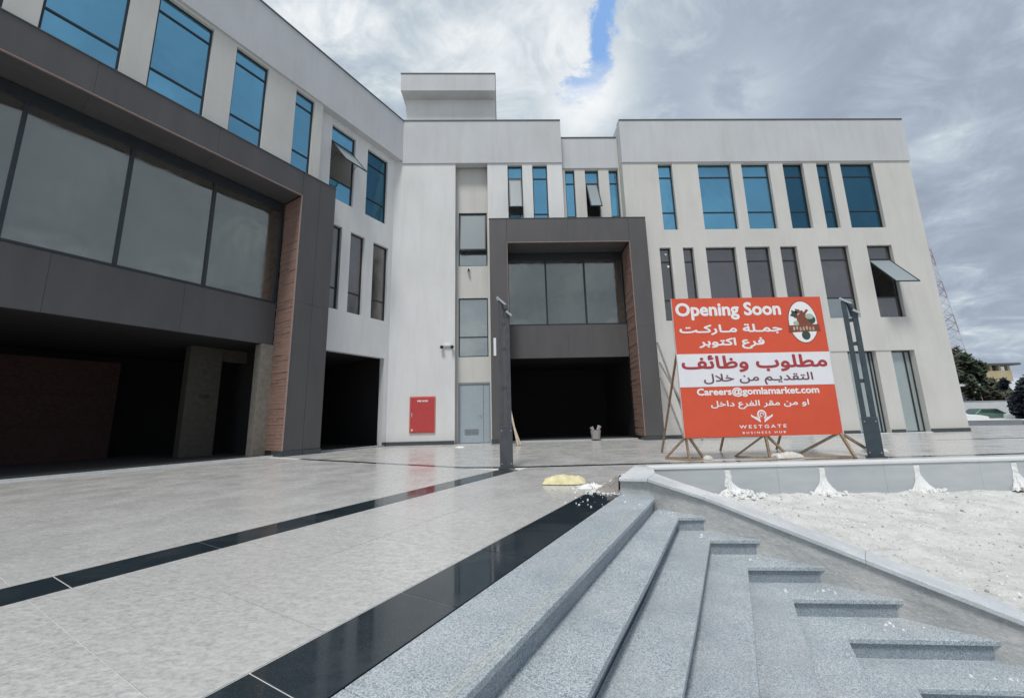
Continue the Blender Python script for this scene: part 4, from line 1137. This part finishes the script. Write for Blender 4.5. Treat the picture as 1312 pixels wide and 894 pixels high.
def crumbs(name, m, pts, lab, cat, r0=.006, r1=.03, seed=1):
    rnd = random.Random(seed); mb = MB()
    for (cx, cy, cz, sx, sy, n) in pts:
        for k in range(n):
            px, py = cx+rnd.gauss(0, sx), cy+rnd.gauss(0, sy); r = r0+(r1-r0)*rnd.random()**2.5; a = rnd.random()*3; fl = rnd.uniform(.25, 1.0)
            q = [(px+r*rnd.uniform(.6, 1.3)*math.cos(a+b), py+r*rnd.uniform(.6, 1.3)*math.sin(a+b)) for b in (0, 1.5, 3.1, 4.6)]
            mb.hexa([(x, y, cz-.002) for x, y in q]+[(px+(x-px)*.6, py+(y-py)*.6, cz+r*fl) for x, y in q])
    return stuff(tag(mb.build(name, m), lab, cat))
crumbs('plaster_crumbs', 'plaster_splash', [(1.60, 6.85, 0, .22, .12, 90), (1.45, 6.35, 0, .22, .10, 30), (1.7, 6.35, 0, .10, .06, 40), (1.2, 5.7, 0, .25, .3, 26)], 'white plaster crumbs scattered over the paving and the end of the black stripe by the top step', 'plaster crumbs', seed=3)
crumbs('mortar_crumbs', 'rubble_grey', [(1.75, 7.0, 0, .22, .16, 140), (1.55, 6.9, 0, .25, .08, 60)], 'grey mortar crumbs around the cement heap beside the stair side wall', 'mortar crumbs', seed=5)
crumbs('stair_debris', 'plaster_splash', [(2.55, 5.3, -2*RI, .08, .05, 10), (2.95, 4.9, -3*RI, .12, .05, 16), (3.3, 4.5, -4*RI, .2, .05, 14), (3.75, 4.1, -5*RI, .2, .05, 12), (4.3, 3.62, -6*RI, .16, .04, 10), (2.28, 5.75, -RI, .08, .12, 14)], 'small white plaster chips lying on the stair treads near the sloping wall', 'debris', .004, .022, 9)
# ================================================================== lamp posts
def lamp_post(c, rot, m, lab, hgt=4.15):
    t_ = thing('lamp_post', lab, 'lamp post', c, 'twin plate lamp posts')
    ca, sa = math.cos(rot), math.sin(rot)
    def bx(name, x0, x1, y0, y1, z0, z1, mm, bev=.008, lean=0):
        mb = MB(); mb.hexa([(c[0]+x*ca-y*sa, c[1]+x*sa+y*ca, z) for z in (z0, z1) for x, y in ((x0, y0), (x1, y0), (x1, y1), (x0, y1))])
        return mb.build(name, mm, t_, bevel=bev)
    bx('base_plate', -.2, .2, -.17, .17, 0, .03, m)
    bx('base_block', -.155, .155, -.12, .12, .03, 1.02, m)
    for x0, x1 in ((-.15, -.045), (.03, .145)): bx('post_plate', x0, x1, -.06, .06, 1.02, hgt if x0 < 0 else hgt-.28, m)
    for z in (1.9, 2.9, 3.55): bx('spacer', -.045, .03, -.03, .03, z, z+.10, m, .004)
    for x in (-.11, .11):
        for z in (.12, .9):
            mb = MB(); mb.tube((c[0]+x*ca+.12*sa, c[1]+x*sa-.12*ca, z), (c[0]+x*ca+.133*sa, c[1]+x*sa-.133*ca, z), .015, 8); mb.build('bolt', 'lamp_metal', t_)
    mb = MB()
    def q(x, y, z): return (c[0]+x*ca-y*sa, c[1]+x*sa+y*ca, z)
    mb.bar(q(-.17, -.02, hgt+.09), q(.06, -.02, hgt-.12), .15, .05); mb.build('lamp_head', 'lamp_metal', t_, bevel=.01)
    mb = MB(); mb.bar(q(.06, -.07, hgt-.30), q(.20, -.07, hgt-.42), .14, .05); mb.build('lamp_head', 'lamp_metal', t_, bevel=.01)
    mb = MB(); mb.tube(q(0, -.02, hgt-.05), q(.05, 0, hgt-.45), .05, 10); mb.tube(q(.02, -.06, hgt-.12), q(.06, -.06, hgt-.24), .05, 10, .06); mb.build('lamp_joint', m, t_)
    return t_
lamp_post((9.50, 9.98, 0), R(-40), 'post_metal', 'dark twin plate lamp post standing right of the red billboard')
lamp_post((.06, 9.72, 0), R(2), 'post_metal_grey', 'dark twin plate lamp post in front of the entrance frame left of the yellow sack', 4.2)

# ================================================================== wall fixtures
FC = thing('fire_hose_cabinet', 'red fire hose cabinet on the white wall beside the grey steel door', 'fire cabinet', (-3.97, 19.4, .58))
mb = MB(); mb.box(-4.60, 19.34, .58, -3.34, 19.40, 2.35); mb.build('cabinet_frame', 'fire_red_edge', FC, bevel=.01)
mb = MB(); mb.box(-4.54, 19.315, .64, -3.40, 19.34, 2.29); mb.build('cabinet_door', 'fire_red', FC, bevel=.008)
mb = MB(); mb.box(-4.50, 19.29, 1.35, -4.45, 19.315, 1.55); mb.build('handle', 'lamp_metal', FC)
text('FIRE HOSE', -4.22, 2.08, -3.70, 2.17, 'print_white', 19.315, .006, FC)
mb = MB(); mb.box(-4.50, 19.309, .68, -4.42, 19.3145, .78); mb.build('sticker', 'sack_yellow', FC)
CF = thing('twin_floodlight', 'small white twin head security floodlight on the white wall above the red cabinet', 'floodlight', (-2.78, 19.4, 4.85))
mb = MB(); mb.box(-2.95, 19.30, 4.86, -2.60, 19.40, 4.98); mb.build('mount', 'white_paint', CF, bevel=.01)
for x in (-3.02, -2.50):
    mb = MB(); mb.tube((x, 19.32, 4.82), (x, 19.16, 4.78), .075, 12, .09); mb.build('lamp_head', 'black_plastic', CF)
    mb = MB(); mb.bar((x, 19.33, 4.84), (x+(.14 if x < -2.8 else -.14), 19.35, 4.9), .04, .04); mb.build('arm', 'white_paint', CF)
CC = thing('security_camera', 'small dark security camera on the pale wall between the two stair windows', 'camera', (-1.72, 19.9, 9.1-.1))
mb = MB(); mb.box(-1.80, 19.86, 9.06, -1.64, 19.9, 9.2); mb.build('mount', 'white_paint', CC)
mb = MB(); mb.tube((-1.72, 19.86, 9.12), (-1.70, 19.66, 9.06), .06, 10); mb.build('camera_body', 'black_plastic', CC)
mb = MB(); mb.box(-.41, 18.86, 4.24, -.28, 18.898, 5.14); o = mb.build('wall_light', 'white_paint', bevel=.01)
tag(o, 'slim white upright wall light on the left leg of the dark entrance frame', 'wall light')

# ================================================================== background on the right
mb = MB()
for k in range(10):
    pass
BW = thing('boundary_wall', 'long low grey boundary wall at the right edge of the forecourt', 'wall', (36, 26, -1.3))
for k in range(12):
    x = 24.5+k*3.0; y = 26.8-k*.75
    mb = MB(); mb.prism([(x, y), (x+2.97, y-.74), (x+2.99, y-.44), (x+.02, y+.30)], -1.3, .40-.035*k); mb.build('wall_panel', 'boundary_wall', BW, bevel=.01)
def leafy(mb, c, rx, ry, rz, n, s, seed):
    rnd = random.Random(seed)
    cl = [(rnd.gauss(0, .5), rnd.gauss(0, .5), rnd.gauss(0, .5), rnd.uniform(.25, .5)) for _ in range(14)]
    for k in range(n):
        a = rnd.choice(cl); v = Vector((rnd.gauss(0, 1), rnd.gauss(0, 1), rnd.gauss(0, 1))).normalized()*a[3]*rnd.uniform(.6, 1.05)
        p = Vector((a[0], a[1], a[2]))+v
        if p.length > 1.25: continue
        P = Vector((c[0]+p.x*rx, c[1]+p.y*ry, c[2]+p.z*rz))
        d = Vector((rnd.gauss(0, 1), rnd.gauss(0, 1), rnd.gauss(0, 1))).normalized(); e = d.orthogonal().normalized()
        q = s*rnd.uniform(.6, 1.4)
        mb.quad(P-d*q-e*q*.5, P+d*q-e*q*.5, P+d*q+e*q*.5, P-d*q+e*q*.5)
def tree(c, h, rx, rz, m, lab, n=2600, s=.28, seed=1, cat='tree', name='tree', group=None, low=.62):
    t_ = thing(name, lab, cat, c, group)
    mb = MB(); top = (c[0], c[1], c[2]+h*low); mb.tube(c, top, .035*h, 8, .018*h)
    rnd = random.Random(seed)
    for k in range(7):
        a = rnd.random()*6.28; z = c[2]+h*rnd.uniform(.35, low)
        mb.tube((c[0], c[1], z), (c[0]+math.cos(a)*rx*.6, c[1]+math.sin(a)*rx*.6, z+h*.22), .014*h, 6, .004*h)
    mb.build('trunk', 'bark', t_)
    mb = MB(); leafy(mb, (c[0], c[1], c[2]+h-rz), rx, rx, rz, n, s, seed); mb.build('crown', m, t_)
    return t_
tree((74.2, 60, -1.3), 12.2, 2.6, 4.2, 'tree_leaf', 'dark green bushy tree right behind the corner of the white building', 4200, .34, 3)
tree((78.2, 60.5, -1.3), 6.4, 2.6, 2.6, 'shrub_leaf', 'lower olive brown tree in front of the yellow building', 2600, .3, 5, low=.5)
tree((51.0, 36.0, -1.3), 6.4, 2.3, 3.3, 'tree_leaf_dark', 'very dark dense tree cut off by the right edge of the photo', 9000, .20, 8, low=.35)
# ochre apartment block
OB = thing('ochre_building', 'distant ochre yellow flat roofed building with shaded loggias above the trees', 'building', (118, 92, -1.3))
def obx(name, x0, x1, y0, y1, z0, z1, m, par=OB):
    mb = MB(); mb.box(x0, y0, z0, x1, y1, z1); return mb.build(name, m, par)
obx('wall', 110.5, 125, 92.0, 104, -1.3, 5.0, 'ochre_wall'); obx('wall', 112.5, 124.5, 91.2, 104, 7.2, 9.8, 'ochre_wall')
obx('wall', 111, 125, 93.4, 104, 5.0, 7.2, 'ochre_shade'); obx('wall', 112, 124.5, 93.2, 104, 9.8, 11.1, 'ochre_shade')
rf = obx('roof', 109.5, 126.5, 90.6, 105, 11.1, 11.6, 'coping_dark')
for k in range(6): obx('column', 112.6+k*2.25, 113.2+k*2.25, 91.3, 91.9, 9.8, 11.1, 'ochre_wall')
for k in range(3): obx('column', 114+k*4.4, 114.7+k*4.4, 91.6, 92.2, 5.0, 7.2, 'ochre_wall')
for k in range(4):
    w_ = obx('window', 112.5+k*3, 114+k*3, 91.93, 91.99, 2.0, 3.6, 'ochre_shade'); obx('sill', 112.4+k*3, 114.1+k*3, 91.85, 91.99, 1.85, 1.98, 'white_wall', w_)
MBd = thing('dark_shed', 'low dark mauve block with a small white panel below the yellow building', 'shed', (82, 62, -1.3))
mb = MB(); mb.box(79.6, 60.5, -1.3, 84.4, 65, 3.3); mb.build('wall', 'mauve_wall', MBd)
mb = MB(); mb.box(79.4, 60.3, 3.3, 84.6, 65.2, 3.5); mb.build('roof', 'coping_dark', MBd)
mb = MB(); mb.box(80.7, 60.40, -.2, 81.4, 60.49, 1.1); mb.build('white_panel', 'white_paint', MBd)
WW = thing('white_perimeter_wall', 'white rendered perimeter wall behind the parked cars', 'wall', (72, 58, -1.3))
mb = MB(); mb.box(64, 57.5, -1.3, 76.6, 57.8, 2.0); mb.build('wall_panel', 'white_wall', WW)
mb = MB(); mb.box(64, 57.45, 2.0, 76.6, 57.85, 2.1); mb.build('coping', 'curb_wall', WW)
KK = thing('grey_kiosk', 'small grey kiosk with a flat white roof beside the building corner', 'kiosk', (70.8, 60, -1.3))
mb = MB(); mb.box(67.5, 59, -1.3, 73.6, 62, 4.4); mb.build('wall', 'boundary_wall', KK)
mb = MB(); mb.box(67.2, 58.5, 4.4, 74.4, 62.5, 4.75); mb.build('roof', 'white_paint', KK)
mb = MB(); mb.box(71.2, 58.93, 2.2, 73.2, 58.99, 3.8); mb.build('window', 'car_glass', KK)
# parked cars
mb = MB(); mb.box(27, 27.5, -1.28, 110, 58, -.78); structure(mb.build('parking_lot', 'asphalt'))
def car(c, rot, m, lab):
    t_ = thing('parked_car', lab, 'car', c, 'cars parked beyond the boundary wall')
    prof = [(-2.2, .45), (-2.25, .9), (-1.75, 1.02), (-.95, 1.08), (-.25, 1.55), (1.1, 1.58), (1.75, 1.12), (2.2, 1.05), (2.25, .5)]
    prof = [(x, z*1.15) for x, z in prof]; ca, sa = math.cos(rot), math.sin(rot)
    def q(x, y, z): return (c[0]+x*ca-y*sa, c[1]+x*sa+y*ca, c[2]+z)
    mb = MB(); n = len(prof); rows = []
    for y, k in ((-.92, .0), (-.86, .05), (.86, .05), (.92, .0)):
        rows.append(len(mb.v))
        for x, z in prof:
            yy = y*(1 if z < 1.3 else .82); mb.v.append(q(x*(1-.01), yy, z-(.0 if k else .06)))
    for r in range(3):
        for i in range(n-1):
            a, b = rows[r]+i, rows[r+1]+i; mb.f.append((a, a+1, b+1, b)); mb.m.append(0)
    mb.f.append(tuple(rows[0]+i for i in range(n))); mb.f.append(tuple(rows[3]+i for i in reversed(range(n)))); mb.m += [0, 0]
    mb.build('body', m, t_, bevel=.04)
    mb = MB()
    mb.hexa([q(-.93, -.72, 1.27), q(-.90, -.72, 1.30), q(-.90, .72, 1.30), q(-.93, .72, 1.27), q(-.31, -.66, 1.76), q(-.28, -.66, 1.78), q(-.28, .66, 1.78), q(-.31, .66, 1.76)])
    mb.build('windscreen', 'car_glass', t_)
    mb = MB(); mb.hexa([q(1.72, -.72, 1.31), q(1.70, -.72, 1.34), q(1.70, .72, 1.34), q(1.72, .72, 1.31), q(1.16, -.66, 1.77), q(1.14, -.66, 1.80), q(1.14, .66, 1.80), q(1.16, .66, 1.77)]); mb.build('rear_window', 'car_glass', t_)
    for s in (-1, 1):
        mb = MB(); mb.hexa([q(-.75, s*.885, 1.26), q(1.45, s*.885, 1.28), q(1.45, s*.90, 1.28), q(-.75, s*.90, 1.26), q(-.22, s*.765, 1.70), q(1.05, s*.765, 1.72), q(1.05, s*.785, 1.72), q(-.22, s*.785, 1.70)]); mb.build('side_window', 'car_glass', t_)
        for x in (-1.4, 1.4):
            mb = MB(); mb.tube(q(x, s*.93, .38), q(x, s*.70, .38), .38, 18); w_ = mb.build('wheel', 'tyre', t_)
            mb = MB(); mb.tube(q(x, s*.945, .38), q(x, s*.90, .38), .23, 14); mb.build('rim', 'lamp_metal', w_)
        mb = MB(); mb.hexa([q(-2.27, s*.80-.12, .80), q(-2.2, s*.80-.12, .80), q(-2.2, s*.80+.10, .80), q(-2.27, s*.80+.10, .80), q(-2.27, s*.80-.12, .98), q(-2.2, s*.80-.12, .98), q(-2.2, s*.80+.10, .98), q(-2.27, s*.80+.10, .98)]); mb.build('headlight', 'white_paint', t_)
car((47.0, 40.0, -.78), R(150), 'car_white', 'leftmost white parked car beyond the boundary wall')
car((51.6, 40.5, -.78), R(165), 'car_green', 'dark green parked car between two white ones beyond the boundary wall')
car((52.5, 37.0, -.78), R(150), 'car_white', 'rightmost white parked car beyond the boundary wall')
# lattice telecom mast, mostly behind the building
MT = thing('telecom_mast', 'red and white lattice telecom mast rising behind the right edge of the building', 'mast', (70, 60.6, -1.3))
def leg(z, s):  # half width of the tower at a height
    return 2.4+.135*(26-z)*.5
def cn(z, k):
    w = .35+(31-z)*.05; sx, sy = ((-1, -1), (1, -1), (1, 1), (-1, 1))[k]
    return (72.6+sx*w, 60.5+sy*w, z)
nz = 22; zz = [-1.3+k*1.45 for k in range(nz)]
for i, (a, b) in enumerate(zip(zz, zz[1:])):
    mb = MB(); 
    for k in range(4):
        mb.tube(cn(a, k), cn(b, k), .06, 5); mb.tube(cn(a, k), cn(b, (k+1) % 4), .03, 4); mb.tube(cn(b, k), cn(a, (k+1) % 4), .03, 4); mb.tube(cn(b, k), cn(b, (k+1) % 4), .03, 4)
    mb.build('lattice_section', 'mast_red' if (i//2) % 2 else 'mast_white', MT)
